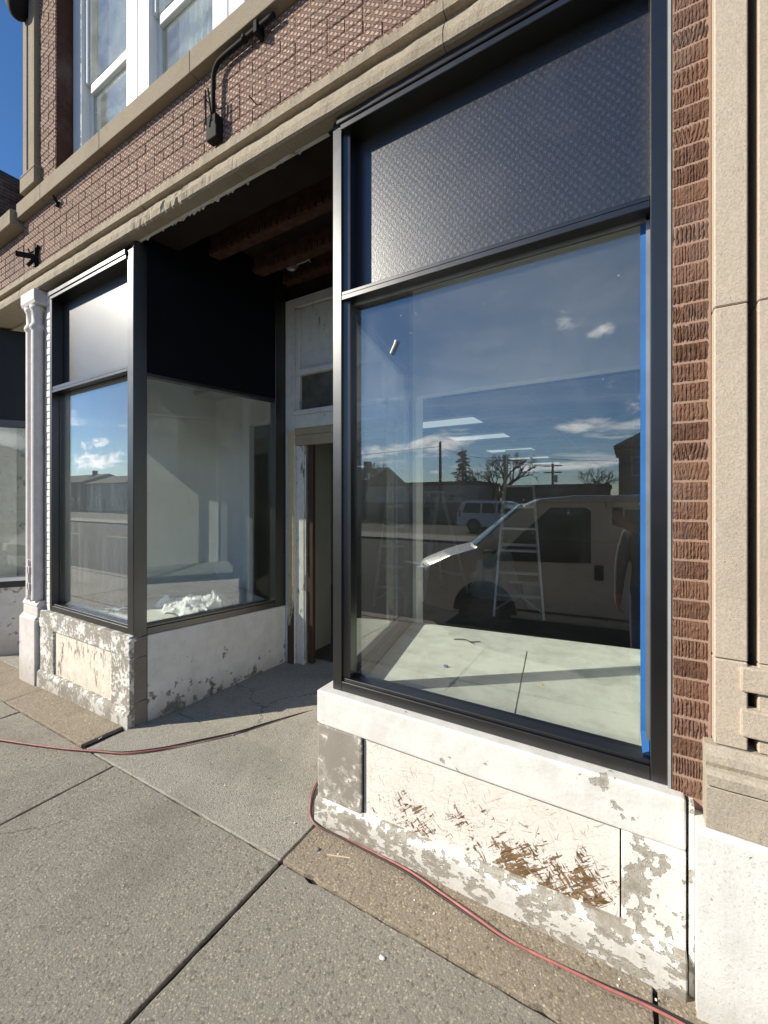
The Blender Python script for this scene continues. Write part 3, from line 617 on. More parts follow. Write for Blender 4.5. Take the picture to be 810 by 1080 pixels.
# the store behind
mb = MB(); mb.box(-5.1, -5.0, 1.98, 16, 0, 3.8); mb.box(5, 5.1, 1.6, 16, 0, 3.8); mb.box(-5.1, 5.1, 16, 16.1, 0, 3.8); mb.box(.131, 5.0, 1.5, 1.6, 0, 3.8); mb.box(-3.1, -2.94, 1.46, 1.98, .1, 3.8); mb.box(-2.94, -1.73, 1.46, 1.56, 2.5, 3.8)
for y in (5.2, 9.0): mb.box(2.0, 2.1, y, y + 2.6, .1, 3.08)
mb.build('store_wall', M['store'], B)
MB().box(-5.1, 5.1, 1.55, 16, .0, .10).build('store_floor', M['floor'], B)
MB().box(-5.1, 5.1, 1.56, 16, 3.10, 3.14).build('store_ceiling', M['ceil'], B)
mb = MB()
for x in [-4.8 + 1.22 * i for i in range(9)]: mb.box(x - .012, x + .012, 1.6, 15.9, 3.094, 3.0995)
for y in [1.9 + .61 * i for i in range(24)]: mb.box(-4.98, 4.98, y - .012, y + .012, 3.095, 3.0985)
mb.build('ceiling_grid', M['sash'], B)
mb = MB()
for x0, x1, y0, y1 in ((-4.9, -2.4, 2.2, 2.75), (-2.1, 4.9, 2.75, 3.3), (-4.9, 4.9, 5.55, 6.1), (.2, 1.4, 3.35, 3.95), (-4.9, 2.5, 7.6, 8.1), (-4.9, 4.9, 10.4, 11.0)): mb.box(x0, x1, y0, y1, 3.085, 3.092)
mb.build('dark_ceiling_panel', M['soffit'], B)  # solid dark panels below the ceiling, painted shade for missing tiles
o = MB().box(-5.0, -4.965, 3.75, 4.65, .1, 2.15).build('inner_door', M['store'], B, bevel=.004)
MB().lathe((-4.95, 4.10, .92), [(.02, -.0), (.03, .0)], 10).lathe((-4.93, 4.10, .92), [(.012, -.03), (.028, -.018), (.03, 0), (.025, .02), (.01, .03)], 14).build('knob', plain('brass', (.5, .36, .15), .3, 1), o, smooth=True)

# ---- entry door frame
D = MB().box(-3.075, -2.935, 1.37, 1.46, .06, 3.80).box(-1.84, -1.70, 1.37, 1.46, .06, 3.80).box(-2.935, -1.84, 1.372, 1.46, 3.70, 3.80).build('door_frame', M['door_white'], B, bevel=.006)
MB().box(-3.02, -2.938, 1.355, 1.369, .06, 2.45).box(-1.84, -1.76, 1.355, 1.369, .06, 2.45).build('casing_board', M['door_bare'], D, bevel=.003)
MB().box(-2.934, -1.841, 1.378, 1.44, 2.30, 2.40).box(-2.934, -1.841, 1.370, 1.44, 2.402, 2.47).build('head_rail', plain('cream_wood', (.36, .30, .20), .8), D, bevel=.004)
MB().box(-2.934, -1.841, 1.365, 1.45, 2.472, 2.60).box(-2.934, -1.841, 1.35, 1.45, 2.602, 2.65).box(-2.934, -2.87, 1.378, 1.44, 2.652, 3.69).box(-1.905, -1.841, 1.378, 1.44, 2.652, 3.69).build('transom_frame', M['door_white'], D, bevel=.006)
MB().box(-2.869, -1.906, 1.41, 1.416, 2.652, 3.00).build('transom_glass', plain('sooty_glass', (.10, .095, .08), .25, var=.4, sc=5), D)
MB().box(-2.869, -1.906, 1.40, 1.43, 3.07, 3.69).build('transom_board', M['door_white'], D)
MB().box(-2.869, -1.906, 1.362, 1.44, 3.005, 3.068).build('moulding', M['door_white'], D, bevel=.015, seg=2)
MB().box(-2.934, -2.83, 1.392, 1.46, .06, 2.298).build('door_stop', M['door_stop'], D, bevel=.004)
mb = MB()
for a, b in ((.12, .82), (.98, 1.55), (1.68, 2.2)): mb.box(-2.822, -2.806, 1.396, 1.41, a, b)
mb.build('weather_strip', M['alum'], D)
MB().box(-2.80, -2.735, 1.42, 1.462, .09, 2.298).build('jamb_lining', M['dark_wood'], D, bevel=.004)

# ------------------------------------------------------------------ neighbour on the left: one storey, same street wall
N = empty('low_storefront', (-9, 0, 0), 'one-storey brick storefront continuing left of the painted iron column', 'building')
off = Matrix.Translation((9, 0, 0))
def nb(mb): mb.M = off @ mb.M; return mb
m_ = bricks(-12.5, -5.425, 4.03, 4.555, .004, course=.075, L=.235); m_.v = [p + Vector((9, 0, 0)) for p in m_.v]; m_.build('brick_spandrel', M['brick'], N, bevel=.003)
nb(MB()).box(-12.5, -5.424, .012, .3, 4.02, 4.57).build('mortar_bed', M['mortar_grey'], N)
mb = nb(MB())
for a, b in ((-12.5, -8.6), (-8.6, -7), (-7, -5.43)): mb.prism_x([(.3, 4.565), (-.11, 4.565), (-.11, 4.72), (.0, 4.745), (.3, 4.745)], a + .002, b - .002)
mb.build('coping', M['sill'], N, bevel=.006)
prof = [(.2, 3.80), (-.045, 3.80), (-.058, 3.808), (-.062, 3.85), (-.054, 3.89), (-.018, 3.938), (-.018, 3.952), (-.056, 3.958), (-.058, 4.010), (-.040, 4.029), (.2, 4.029)]
nb(MB()).prism_x(prof, -12.5, -5.364, 60).build('lintel', M['lintel'], N, rough=.005, fq=9)
nb(MB()).box(-12.5, -5.3, .2, 2.0, 3.77, 3.80).build('recess_ceiling', plain('cream_soffit', (.5, .46, .38), .9), N)
MN = off @ frame_mtx(-6.52, -.02, .61, .79)
MB(MN).box(0, 2.0, .0, .14, -.2, .70).build('bulkhead', peel('peeling_neighbour_wall', (.62, .60, .57), (.32, .2, .19), .7, 4, off=(3, 9, 1)), N)
o = MB(MN).box(0, 2.0, -.02, .12, .70, .775).box(0, 2.0, -.01, .1, 2.62, 2.70).box(0, .08, -.01, .1, .775, 2.62).build('display_window', M['black'], N, bevel=.003)
MB(MN).box(.08, 2.0, -.035, .06, .776, .82).build('window_ledge', M['sash'], o, bevel=.004)
MB(MN).box(.08, 2.0, .05, .056, .82, 2.62).build('pane', M['glass_side'], o)
MB(MN).box(0, 2.0, .0, .1, 2.702, 3.77).build('transom_panel', plain('matt_black_board', (.008, .009, .012), .6), o)
MB(MN).box(.0, 2.0, .25, .3, .6, 2.7).build('back_board', peel('peeling_plaster', (.55, .56, .52), (.3, .22, .2), .66, 3.5, off=(1, 4, 1)), N)
nb(MB()).box(-12.5, -6.54, .0, .3, -.2, 3.78).build('front_wall', M['white_brick'], N)
nb(MB()).box(-5.36, -5.3, .05, 1.6, -.2, 3.78).build('side_wall', M['white_brick'], N)
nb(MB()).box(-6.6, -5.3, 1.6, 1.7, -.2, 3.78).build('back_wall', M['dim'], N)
nb(MB()).box(-12.5, -5.42, .3, 14, 4.3, 4.4).build('roof', M['roof'], N)
# dark brick gable wall beyond
W = empty('dark_brick_building', (-11.5, 8, 0), 'dark brick building with a shaded side wall rising behind the low storefront', 'building')
mb = MB(); 
for k in range(60):
    z = 5.2 + k * .075; y = -8.2 - (k % 2) * .11
    while y < 12: mb.box(-.004, .05, y, y + .212, z + .005, z + .07, random.random()); y += .22
    if z > 8.5: break
mb.build('side_wall', M['brick_dark'], W)
MB().box(-8, -.001, -8.3, 12, 0, 8.62).build('wall', mortar_mat('dark_mortar', (.12, .08, .07)), W)
MB().box(-8.1, .06, -8.4, 12.1, 8.621, 8.74).build('coping', M['roof'], W, bevel=.02)

# ------------------------------------------------------------------ things on the facade
def pth(pts, n=8):                                            # Catmull-Rom through pts
    P_ = [Vector(p) for p in pts]; P_ = [P_[0] * 2 - P_[1]] + P_ + [P_[-1] * 2 - P_[-2]]; out = []
    for i in range(1, len(P_) - 2):
        for k in range(n):
            t = k / n; a, b, c, d = P_[i - 1:i + 3]
            out.append(.5 * ((2 * b) + (c - a) * t + (2 * a - 5 * b + 4 * c - d) * t * t + (3 * b - a - 3 * c + d) * t ** 3))
    out.append(P_[-2]); return out
c = empty('conduit_pipe', (-2.335, 0, 4.115), 'black bent conduit pipe with a junction box below the second-floor stone sill', 'conduit')
MB().tube(pth([(.55, -.042, .475), (.30, -.042, .475), (.10, -.042, .472), (.04, -.042, .455), (.008, -.042, .41), (0, -.042, .33), (0, -.042, .12)], 6), .0145, 10).build('pipe', M['pipe'], c, smooth=True)
MB().lathe((.30, -.042, .475), [(.022, -.01), (.024, 0), (.022, .01)], 10).build('coupling', M['pipe'], c)
MB().box(.40, .425, -.066, -.002, .43, .50).build('clamp', M['pipe'], c)
MB().box(-.05, .05, -.06, -.004, -.02, .13).build('junction_box', M['pipe'], c, bevel=.008, seg=2)
MB().tube([(-.012, -.09, .27), (-.03, -.075, .07)], .006, 6).tube([(.012, -.09, .27), (.03, -.075, .07)], .006, 6).build('wire', M['pipe'], c)
MB().tube([(-.005, -.05, .23), (-.06, -.03, .26), (-.085, -.05, .30)], .005, 6).build('stub', M['pipe'], c)
c = empty('sign_bracket', (-5.08, 0, 4.16), 'black iron sign bracket with a projecting arm above the iron column', 'bracket')
MB().box(-.02, .02, -.035, -.005, -.10, .12).box(-.05, .05, -.03, -.005, .08, .11).build('wall_plate', M['pipe'], c, bevel=.003)
MB().bar((0, -.03, 0), (-.09, -.15, .0), .02, .05).bar((0, -.03, -.02), (.02, -.09, -.12), .02, .03).build('arm', M['pipe'], c, bevel=.003)
MB().tube([(.0, -.03, .06), (-.05, -.05, .04), (-.06, -.06, .08)], .008, 6).build('hook', M['pipe'], c)
c = tag(MB().box(-.02, .02, -.03, .0, -.02, .02).bar((0, -.02, 0), (-.05, -.05, .02), .012, .02).bar((0, -.02, 0), (.05, -.04, .02), .012, .02).bar((0, -.02, 0), (.01, -.05, .06), .012, .015).build('wall_hook', M['pipe']), 'small rusty iron hook left on the brickwork just under the stone sill', 'hook')
c.location = (-4.63, 0, 4.53)
for i, (x, z) in enumerate(((-1.98, 4.19), (-2.36, 4.21))):
    o = MB().tube([(0, .0, 0), (0, -.03, .004), (-.012, -.05, .02)], .004, 6).build('bent_nail', M['pipe']); o.location = (x, 0, z)
    tag(o, ('bent nail in the brick joint right of the conduit box' , 'bent nail in the brick joint below left of the conduit box')[i], 'nail', 'nails in the brick wall')
c = empty('ceiling_box', (-2.80, 1.18, 4.09), 'grey metal electrical box with a pale cable under the recess ceiling', 'electrical box')
MB().lathe((0, 0, -.10), [(.03, .0), (.05, -.012), (.055, .0), (.055, .09)], 8).box(-.05, .05, -.05, .05, -.09, .0).build('box', M['galv'], c)
MB().tube(pth([(.05, .02, -.08), (.18, .03, -.07), (.3, .02, -.02), (.5, .05, -.005)], 6), .007, 6).tube([(.14, -.06, 0), (.24, .0, -.12)], .004, 6).build('cable', M['cable'], c, smooth=True)

mb = MB(); rnd = random.Random(9)
for i in range(46):
    x = rnd.gauss(-2.5, .32); a = rnd.uniform(.006, .035); y = .034 + rnd.uniform(0, .02)
    mb.prism_y([(x - a, 3.806), (x + a, 3.806), (x + a * rnd.uniform(-.4, .6), 3.80 - rnd.uniform(.004, .022))], y, y + rnd.uniform(.004, .012))
mb.box(-3.35, -1.45, .033, .056, 3.8015, 3.8065)
mb.build('broken_mortar', M['peel_rail'], B)
tag(MB().tube(pth([(-1.033, .0725, 2.572), (-1.04, .0725, 2.55), (-1.052, .0725, 2.53), (-1.066, .0725, 2.505)]), [.003] + [.008] * 15 + [.007] * 8 + [.003], 6).build('paint_smear', M['paper'], smooth=True), 'short white paint smear on the upper left of the big pane', 'smear')
# painter's tape on the right edge of the big pane
mb = MB(); mb.box(.040, .066, .069, .0725, .86, 2.8); 
mb.add([(.040, .069, .86), (.066, .069, .86), (.068, .045, .80), (.046, .04, .79), (.072, .055, .775), (.055, .05, .772)], [(0, 1, 2, 3), (3, 2, 4, 5)])
tag(mb.build('masking_tape', M['tape']), 'long strip of blue painter tape down the edge of the big pane', 'tape')

# ------------------------------------------------------------------ extension cord
def zc(x, y): return zg(x) + .012 + (.045 * max(0, y - .3))
pts = [(-6.4, -1.2), (-5.2, -.86), (-4.4, -.70), (-4.0, -.60), (-3.52, -.44), (-3.2, -.31), (-3.03, -.235), (-2.86, -.09), (-2.72, .08), (-2.55, .32), (-2.4, .56), (-2.2, .86), (-2.0, 1.05), (-1.86, .98), (-1.76, .72), (-1.68, .42), (-1.65, .22), (-1.62, .12), (-1.565, .03), (-1.50, -.05), (-1.42, -.088), (-1.28, -.092), (-1.07, -.09), (-.88, -.10), (-.70, -.125), (-.52, -.158), (-.38, -.172), (-.1, -.165), (.16, -.15), (.6, -.2), (1.4, -.5)]
c3 = pth([(x, y, zc(x, y) + .004 * math.sin(i * 1.7) ** 2) for i, (x, y) in enumerate(pts)], 8)
E_ = empty('extension_cord', (-1.6, .05, .01), 'faded red and black extension cord lying along the pavement and round the entry corner', 'cord')
sh = Vector((1.6, -.05, -.01)); a3, b3 = [], []
for i, p in enumerate(c3):
    d = (c3[min(i + 1, len(c3) - 1)] - c3[max(i - 1, 0)]).normalized(); nrm = Vector((-d.y, d.x, 0)); w = .0065 * (1 if math.sin(i * .045) > -.2 else -1 + .0)
    q = nrm * (.0062 * math.cos(i * .07)); zq = Vector((0, 0, .004 * math.sin(i * .07)))
    a3.append(p + q + zq + sh); b3.append(p - q - zq + sh)
MB().tube(a3, .0052, 6).build('red_lead', M['cord'], E_, smooth=True)
MB().tube(b3, .0045, 6).build('black_lead', M['cord_black'], E_, smooth=True)

# ------------------------------------------------------------------ small things
def lump(name, mat, loc, size, seed, label, cat, amp=.35, sub=3, fq=3, group=None, smooth=True):
    bm = bmesh.new(); bmesh.ops.create_icosphere(bm, subdivisions=sub, radius=1)
    for v in bm.verts:
        q = v.co.copy(); r = 1 + amp * (noise.turbulence(q * fq + Vector((seed, 0, 0)), 4, True) - .5)
        v.co = q * r; v.co.x *= size[0]; v.co.y *= size[1]; v.co.z = max(-.25 * size[2], v.co.z * size[2]) + .25 * size[2]
    me = bpy.data.meshes.new(name); bm.to_mesh(me); bm.free(); me.materials.append(mat)
    me.polygons.foreach_set('use_smooth', [smooth] * len(me.polygons))
    o = bpy.data.objects.new(name, me); COL.objects.link(o); o.location = loc
    return tag(o, label, cat, group) if label else o
bg = empty('plastic_bag', (-3.70, .76, .656), 'crumpled white plastic sheeting heaped on the left display platform', 'plastic sheet')
def sheet(w, d, hgt, seed, nx=70, ny=54):
    vs = []; fs = []
    for j in range(ny + 1):
        for i in range(nx + 1):
            a, b = i / nx * 2 - 1, j / ny * 2 - 1; q = Vector((a * 1.6 + seed, b * 1.6, seed)); wq = q + Vector((noise.noise(q * 1.3), noise.noise(q * 1.3 + Vector((9, 0, 0))), 0)) * .8
            ridge = sum((1 - abs(noise.noise(wq * f_)) * 2.2) * a_ for f_, a_ in ((1.1, .5), (2.3, .3), (4.9, .14), (9.5, .07)))
            rr = max(0, 1 - (a * a + b * b) ** .5 * (1 + .35 * noise.noise(q * 1.4))); m_ = rr ** .55
            k = 1 + .25 * noise.noise(q * 2 + Vector((0, 0, 4)))
            vs.append((a * w * k * (.8 + .2 * m_), b * d * k * (.8 + .2 * m_), max(.002, m_ * hgt * (.45 + .75 * ridge))))
    for j in range(ny):
        for i in range(nx): c_ = j * (nx + 1) + i; fs.append((c_, c_ + 1, c_ + nx + 2, c_ + nx + 1))
    mb = MB(); mb.add(vs, fs); return mb
o = sheet(.38, .28, .15, 3.7).build('sheeting', M['bag'], bg)
o = sheet(.22, .20, .17, 8.2, 50, 50).build('sheeting', M['bag'], bg); o.location = (.10, .16, 0)
o = sheet(.13, .08, .11, 12.4, 34, 24).build('sheeting', M['bag'], bg); o.location = (-.36, -.06, 0); o.rotation_euler = (0, 0, .6)
o = lump('masking_film', M['sheet'], (-4.45, .42, .656), (.30, .14, .035), 4.4, 'thin bluish plastic film lying behind the left front pane', 'plastic film', 1.0, 4, 3)
lump('paint_fleck', M['paper'], (-.80, -.46, zg(-.8) + .001), (.014, .009, .004), 1, 'white paint fleck on the grey concrete sidewalk slab', 'paint fleck', .6, 2)
lump('pebble', M['pebble'], (-1.33, -.20, zg(-1.3) + .003), (.016, .012, .009), 2, 'grey pebble on the tan apron below the corner of the entry', 'pebble', .5, 2)
lump('wrapper', M['blue'], (-.98, .62, .70), (.016, .012, .012), 5, 'small blue wad of wrapper on the right display platform', 'wrapper', .9, 2)
lump('paint_chip', M['yellow'], (-.42, .66, .70), (.011, .008, .006), 6, 'yellow chip on the right display platform', 'chip', .6, 2)
tag(MB().tube(pth([(-1.12, 1.12, .706), (-1.05, 1.15, .708), (-.99, 1.13, .707), (-.93, 1.16, .71)]), .004, 5).tube([(-1.0, 1.12, .706), (-.96, 1.1, .707)], .003, 5).build('twig', M['leaf']), 'short dark twig lying near the back of the right platform', 'twig')
tag(MB().bar((-1.27, -.20, zg(-1.27) + .004), (-1.16, -.16, zg(-1.2) + .005), .006, .004).build('straw', plain('pale_straw', (.7, .55, .4), .8)), 'pale straw splinter on the apron beside the red cord', 'splinter')
for i in range(70):
    x, y = random.uniform(-1.35, .05), random.uniform(.15, 1.3); 
    if i == 0: deb = MB()
    s_ = random.choice((.0012, .0015, .002, .003)); deb.box(x - s_, x + s_, y - s_ * random.uniform(.5, 1.4), y + s_, .7005, .7005 + s_)
o = deb.build('plaster_crumbs', M['paper']); o['kind'] = 'stuff'; tag(o, 'white plaster crumbs scattered over the right display platform', 'crumbs')
deb = MB()
for i in range(130):
    x = random.uniform(-4.7, 1.3); y = -.07 - abs(random.gauss(0, .09)) - .02
    if -3.38 < x < -1.44: y = random.uniform(-.3, .9)
    s_ = random.choice((.001, .0012, .0015, .002, .003)); z = zg(x) + .003 + (.045 * max(0, y - .3)); deb.box(x - s_, x + s_, y - s_ * random.uniform(.5, 1.6), y + s_, z, z + s_ * 1.2)
o = deb.build('paint_crumbs', M['paper']); o['kind'] = 'stuff'; tag(o, 'white paint crumbs fallen along the foot of the wall', 'crumbs')

# ------------------------------------------------------------------ inside the store
def ladder(loc, rz, h, label, dark=False):
    r = empty('step_ladder', loc, label, 'ladder', 'step ladders in the store', rz)
    wb, wt, sp = .33, .17, .52
    for s_ in (-1, 1): MB().bar((s_ * wb, -sp, 0), (s_ * wt, -.04, h), .03, .075, (0, 1, 0)).build('rail', M['alum'], r)
    n = int(h / .31)
    for k in range(1, n + 1):
        t = k * .31 / h; w = wb + (wt - wb) * t; y = -sp + (sp - .04) * t
        MB().box(-w + .015, w - .015, y - .04, y + .04, k * .31 - .03, k * .31).build('step', M['alum'], r)
    for s_ in (-1, 1): MB().bar((s_ * wb, sp, 0), (s_ * wt, .04, h), .03, .05, (0, 1, 0)).build('rear_rail', M['alum'], r)
    for k in range(1, n, 2): 
        t = k * .31 / h; w = wb + (wt - wb) * t; y = sp - (sp - .04) * t
        MB().box(-w + .015, w - .015, y - .012, y + .012, k * .31 - .02, k * .31 + .02).build('brace', M['alum'], r)
    MB().bar((-wb + .02, -sp + .02, .10), (0, -sp + .1, .30), .02, .02).bar((wb - .02, -sp + .02, .10), (0, -sp + .1, .30), .02, .02).build('knee_brace', M['alum'], r)
    MB().box(-wt - .03, wt + .03, -.1, .1, h, h + .04).build('top_cap', M['bucket'] if not dark else M['alum'], r, bevel=.01)
    return r
ladder((-1.42, 4.6, .10), R(12), 2.35, 'tall aluminium step ladder standing nearer the middle of the shop window')
ladder((-2.95, 4.9, .10), R(-25), 1.75, 'shorter aluminium step ladder standing left, behind the nose of the mirrored van')
lump('drop_cloth', M['cloth'], (-1.95, 5.2, .10), (.42, .3, .6), 8.8, 'heaped drop cloth on the store floor beside the tall ladder', 'cloth', .45, 4, 1.6)
c = empty('paint_pail', (-1.30, 4.62, .0), 'white paint pail on the floor under the tall ladder', 'pail'); c.location = (-1.25, 4.75, .10)
MB().lathe((0, 0, 0), [(.12, 0), (.14, .34), (.145, .345), (.145, .36), (.13, .36)], 18).build('tub', M['bucket'], c, smooth=True)
MB().tube([(-.14, 0, .33), (-.1, -.1, .42), (0, -.14, .46), (.1, -.1, .42), (.14, 0, .33)], .004, 5).build('handle', M['galv'], c)
lamp0 = None; words = ('nearest', 'second', 'third', 'fourth', 'farthest')
for xi, x in enumerate((-2.75, 1.1)):
    for yi, y in enumerate((4.95, 6.85, 9.55, 12.0, 14.3)):
        lb = '%s lit fluorescent ceiling panel in the %s row over the store' % (words[yi], ('left', 'right')[xi])
        if lamp0 is None:
            lamp0 = empty('ceiling_light', (x, y, 3.09), lb, 'ceiling light', 'fluorescent ceiling panels')
            MB().box(-.62, .62, -.31, -.29, -.012, .004).box(-.62, .62, .29, .31, -.012, .004).box(-.62, -.60, -.29, .29, -.012, .004).box(.60, .62, -.29, .29, -.012, .004).build('frame', M['sash'], lamp0)
            MB().box(-.599, .599, -.289, .289, -.006, .002).build('diffuser', M['light'], lamp0)
        else:
            c = copy_tree(lamp0); c.location = (x, y, 3.09); c['label'] = lb

# ------------------------------------------------------------------ vehicles
def vehicle(name, loc, rz, label, cat, prof, width, belt, tumble, windows, wheels, wr, paint, extras, rear_lamps, glass_front, glass_rear=None, bow=.14):
    """profile in (x from the nose backwards, z); centred on y"""
    r = empty(name, loc, label, cat, None, rz); hw = width / 2
    def inset(z): return max(0, z - belt) * tumble
    def fwd(x, t): return -bow * (1 - abs(t) ** 2.4) * max(0, 1 - x / 2.2)
    n = len(prof); ts = [-1, -.88, -.65, -.3, 0, .3, .65, .88, 1]; vs = []; fs = []
    for t in ts: vs += [(x + fwd(x, t), t * (hw - inset(z)), z) for x, z in prof]
    for k in range(len(ts) - 1): fs += [(k * n + i, k * n + (i + 1) % n, (k + 1) * n + (i + 1) % n, (k + 1) * n + i) for i in range(n)]
    fs += [tuple(range(n)), tuple(range((len(ts) - 1) * n + n - 1, (len(ts) - 1) * n - 1, -1))]
    mb = MB(); mb.add(vs, fs)
    mb.build('body', paint, r, bevel=.05, seg=3, smooth=False)
    for s_ in (-1, 1):
        def yy(z, o): return s_ * (hw - inset(z) + o)
        for poly in windows:
            k = len(poly); mb = MB(); mb.add([(x, yy(z, .006), z) for x, z in poly] + [(x, yy(z, -.02), z) for x, z in poly], [tuple(range(k)), tuple(range(2 * k - 1, k - 1, -1))] + [(i, (i + 1) % k, k + (i + 1) % k, k + i) for i in range(k)])
            mb.build('side_window', M['autoglass'], r)
        for x in wheels:
            cy = s_ * (hw - .085)
            mb = MB(); mb.lathe((x, cy, wr), [(wr * .62, -.11), (wr * .9, -.11), (wr, -.07), (wr, .07), (wr * .9, .11), (wr * .62, .11)], 28, 'y')
            w = mb.build('wheel', M['rubber'], r, smooth=False)
            MB().lathe((x, cy, wr), [(wr * .2, -.12), (wr * .6, -.113), (wr * .6, .113), (wr * .2, .12)], 20, 'y').build('rim', M['chrome'], w)
            mb = MB(); pts = [(x + (wr + .07) * math.cos(t), wr + (wr + .07) * math.sin(t)) for t in [math.pi * i / 14 for i in range(15)]]; pts = [(p, max(q, .32)) for p, q in pts]
            k = len(pts); mb.add([(p, s_ * (hw + .004), q) for p, q in pts] + [(p, s_ * (hw - .12), q) for p, q in pts], [tuple(range(k)), tuple(range(2 * k - 1, k - 1, -1))] + [(i, (i + 1) % k, k + (i + 1) % k, k + i) for i in range(k)])
            mb.build('wheel_arch', M['trim'], r)
        for nm, mt, pl, th in extras:
            a = MB(); k = len(pl); a.add([(x, yy(z, th), z) for x, z in pl] + [(x, yy(z, -.01), z) for x, z in pl], [tuple(range(k)), tuple(range(2 * k - 1, k - 1, -1))] + [(i, (i + 1) % k, k + (i + 1) % k, k + i) for i in range(k)])
            a.build(nm, mt, r, bevel=.008 if th > .02 else 0)
        MB().box(prof[1][0] - .09 - bow * .25, .18, min(s_ * (hw - .38), s_ * (hw - .08)), max(s_ * (hw - .38), s_ * (hw - .08)), .72, .92).build('headlight', M['lamp_lens'], r, bevel=.02)
        x = prof[-2][0]; MB().box(x - .06, x + .03, min(s_ * (hw - .16), s_ * (hw - .02)), max(s_ * (hw - .16), s_ * (hw - .02)), rear_lamps[0], rear_lamps[1]).build('tail_light', M['red_lens'], r, bevel=.01)
    for nm, (xa, za), (xb, zb) in (('windscreen', *glass_front),) + ((('rear_window', *glass_rear),) if glass_rear else ()):
        if nm == 'windscreen':
            ny, nz_ = 12, 6; vs = []; fs = []
            for j in range(nz_ + 1):
                f = j / nz_; x_, z_ = xa + (xb - xa) * f, za + (zb - za) * f; yw = hw - inset(z_) - .05
                for i in range(ny + 1):
                    t = i / ny * 2 - 1; vs.append((x_ - .05 + fwd(x_, t * yw / (hw - inset(z_))), yw * t, z_ + .03))
            for j in range(nz_):
                for i in range(ny): q = j * (ny + 1) + i; fs.append((q, q + 1, q + ny + 2, q + ny + 1))
            m_ = len(vs); vs += [(p[0] + .10, p[1] * .985, p[2] - .05) for p in vs]; fs += [tuple(m_ + k for k in reversed(f)) for f in fs]
            rim = list(range(ny + 1)) + [j * (ny + 1) + ny for j in range(1, nz_ + 1)] + [nz_ * (ny + 1) + i for i in range(ny - 1, -1, -1)] + [j * (ny + 1) for j in range(nz_ - 1, 0, -1)]
            fs += [(rim[k], rim[(k + 1) % len(rim)], m_ + rim[(k + 1) % len(rim)], m_ + rim[k]) for k in range(len(rim))]
            mb = MB(); mb.add(vs, fs); mb.build(nm, plain('windscreen_glass', (.22, .30, .31), .06, 0, 1.0), r, smooth=False); continue
        d = Vector((xb - xa, 0, zb - za)).normalized(); nn = Vector((-d.z, 0, d.x)) * .012
        if nm == 'rear_window': nn = -nn
        ya, yb = hw - inset(za) - .1, hw - inset(zb) - .1
        base = [Vector((xa, -ya, za)), Vector((xa, ya, za)), Vector((xb, yb, zb)), Vector((xb, -yb, zb))]
        mb = MB(); mb.add([p + nn for p in base] + [p - nn for p in base], [(0, 1, 2, 3), (7, 6, 5, 4), (0, 4, 5, 1), (1, 5, 6, 2), (2, 6, 7, 3), (3, 7, 4, 0)]); mb.build(nm, plain('windscreen_glass', (.10, .14, .15), .06, 0, .8), r)
    MB().box(-.10 - bow * .5, .06, -hw + .42, hw - .42, .36, .60).build('bumper', M['trim'], r, bevel=.03, seg=2)
    MB().box(-.03 - bow, .06, -hw + .45, hw - .45, .66, .90).build('grille', M['trim'], r, bevel=.01)
    return r
van_prof = [(.0, .38), (-.02, .60), (.0, .88), (.06, .97), (.38, 1.13), (.74, 1.25), (1.06, 1.56), (1.40, 1.86), (1.58, 1.95), (2.0, 2.0), (5.2, 2.02), (5.42, 1.93), (5.5, 1.2), (5.5, .40), (5.3, .34), (.3, .32)]
vn = vehicle('parked_van', (-2.70, -4.66, -.20), R(-6), 'silver grey cargo van parked at the near kerb, nose to the left', 'van', van_prof, 2.02, 1.1, .11,
    [[(.98, 1.10), (2.20, 1.14), (2.20, 1.80), (2.14, 1.84), (1.72, 1.84)], [(2.58, 1.2), (3.6, 1.2), (3.6, 1.82), (2.58, 1.82)]], (.86, 4.3), .37, M['van'],
    [('door_seam', M['trim'], [(2.37, .42), (2.382, .42), (2.382, 1.92), (2.37, 1.92)], .004), ('door_seam', M['trim'], [(.84, .80), (.852, .80), (.852, 1.2), (.84, 1.2)], .004), ('door_handle', M['trim'], [(2.24, .93), (2.34, .93), (2.34, 1.12), (2.24, 1.12)], .03), ('side_strip', M['trim'], [(1.3, .44), (3.8, .44), (3.8, .47), (1.3, .47)], .01), ('roof_gutter', plain('pale_gutter', (.45, .44, .42), .4), [(1.52, 1.90), (5.1, 1.955), (5.1, 1.985), (1.6, 1.955)], .03)],
    (1.0, 1.7), ((.80, 1.27), (1.40, 1.85)), ((5.46, 1.25), (5.43, 1.85)), .36)
for s_ in (-1, 1):
    MB().box(.90, 1.03, min(s_ * 1.03, s_ * 1.26), max(s_ * 1.03, s_ * 1.26), 1.02, 1.26).build('wing_mirror', M['trim'], vn, bevel=.03, seg=2)
MB().tube([(.80, -.7, 1.285), (1.02, -.45, 1.53)], .01, 5).tube([(.80, .5, 1.285), (1.02, .75, 1.53)], .01, 5).build('wiper', M['trim'], vn)
suv_prof = [(.0, .40), (-.02, .7), (.05, .98), (.3, 1.08), (1.25, 1.16), (1.95, 1.80), (2.3, 1.90), (4.6, 1.90), (4.85, 1.80), (5.1, 1.15), (5.12, .45), (4.95, .38), (.3, .36)]
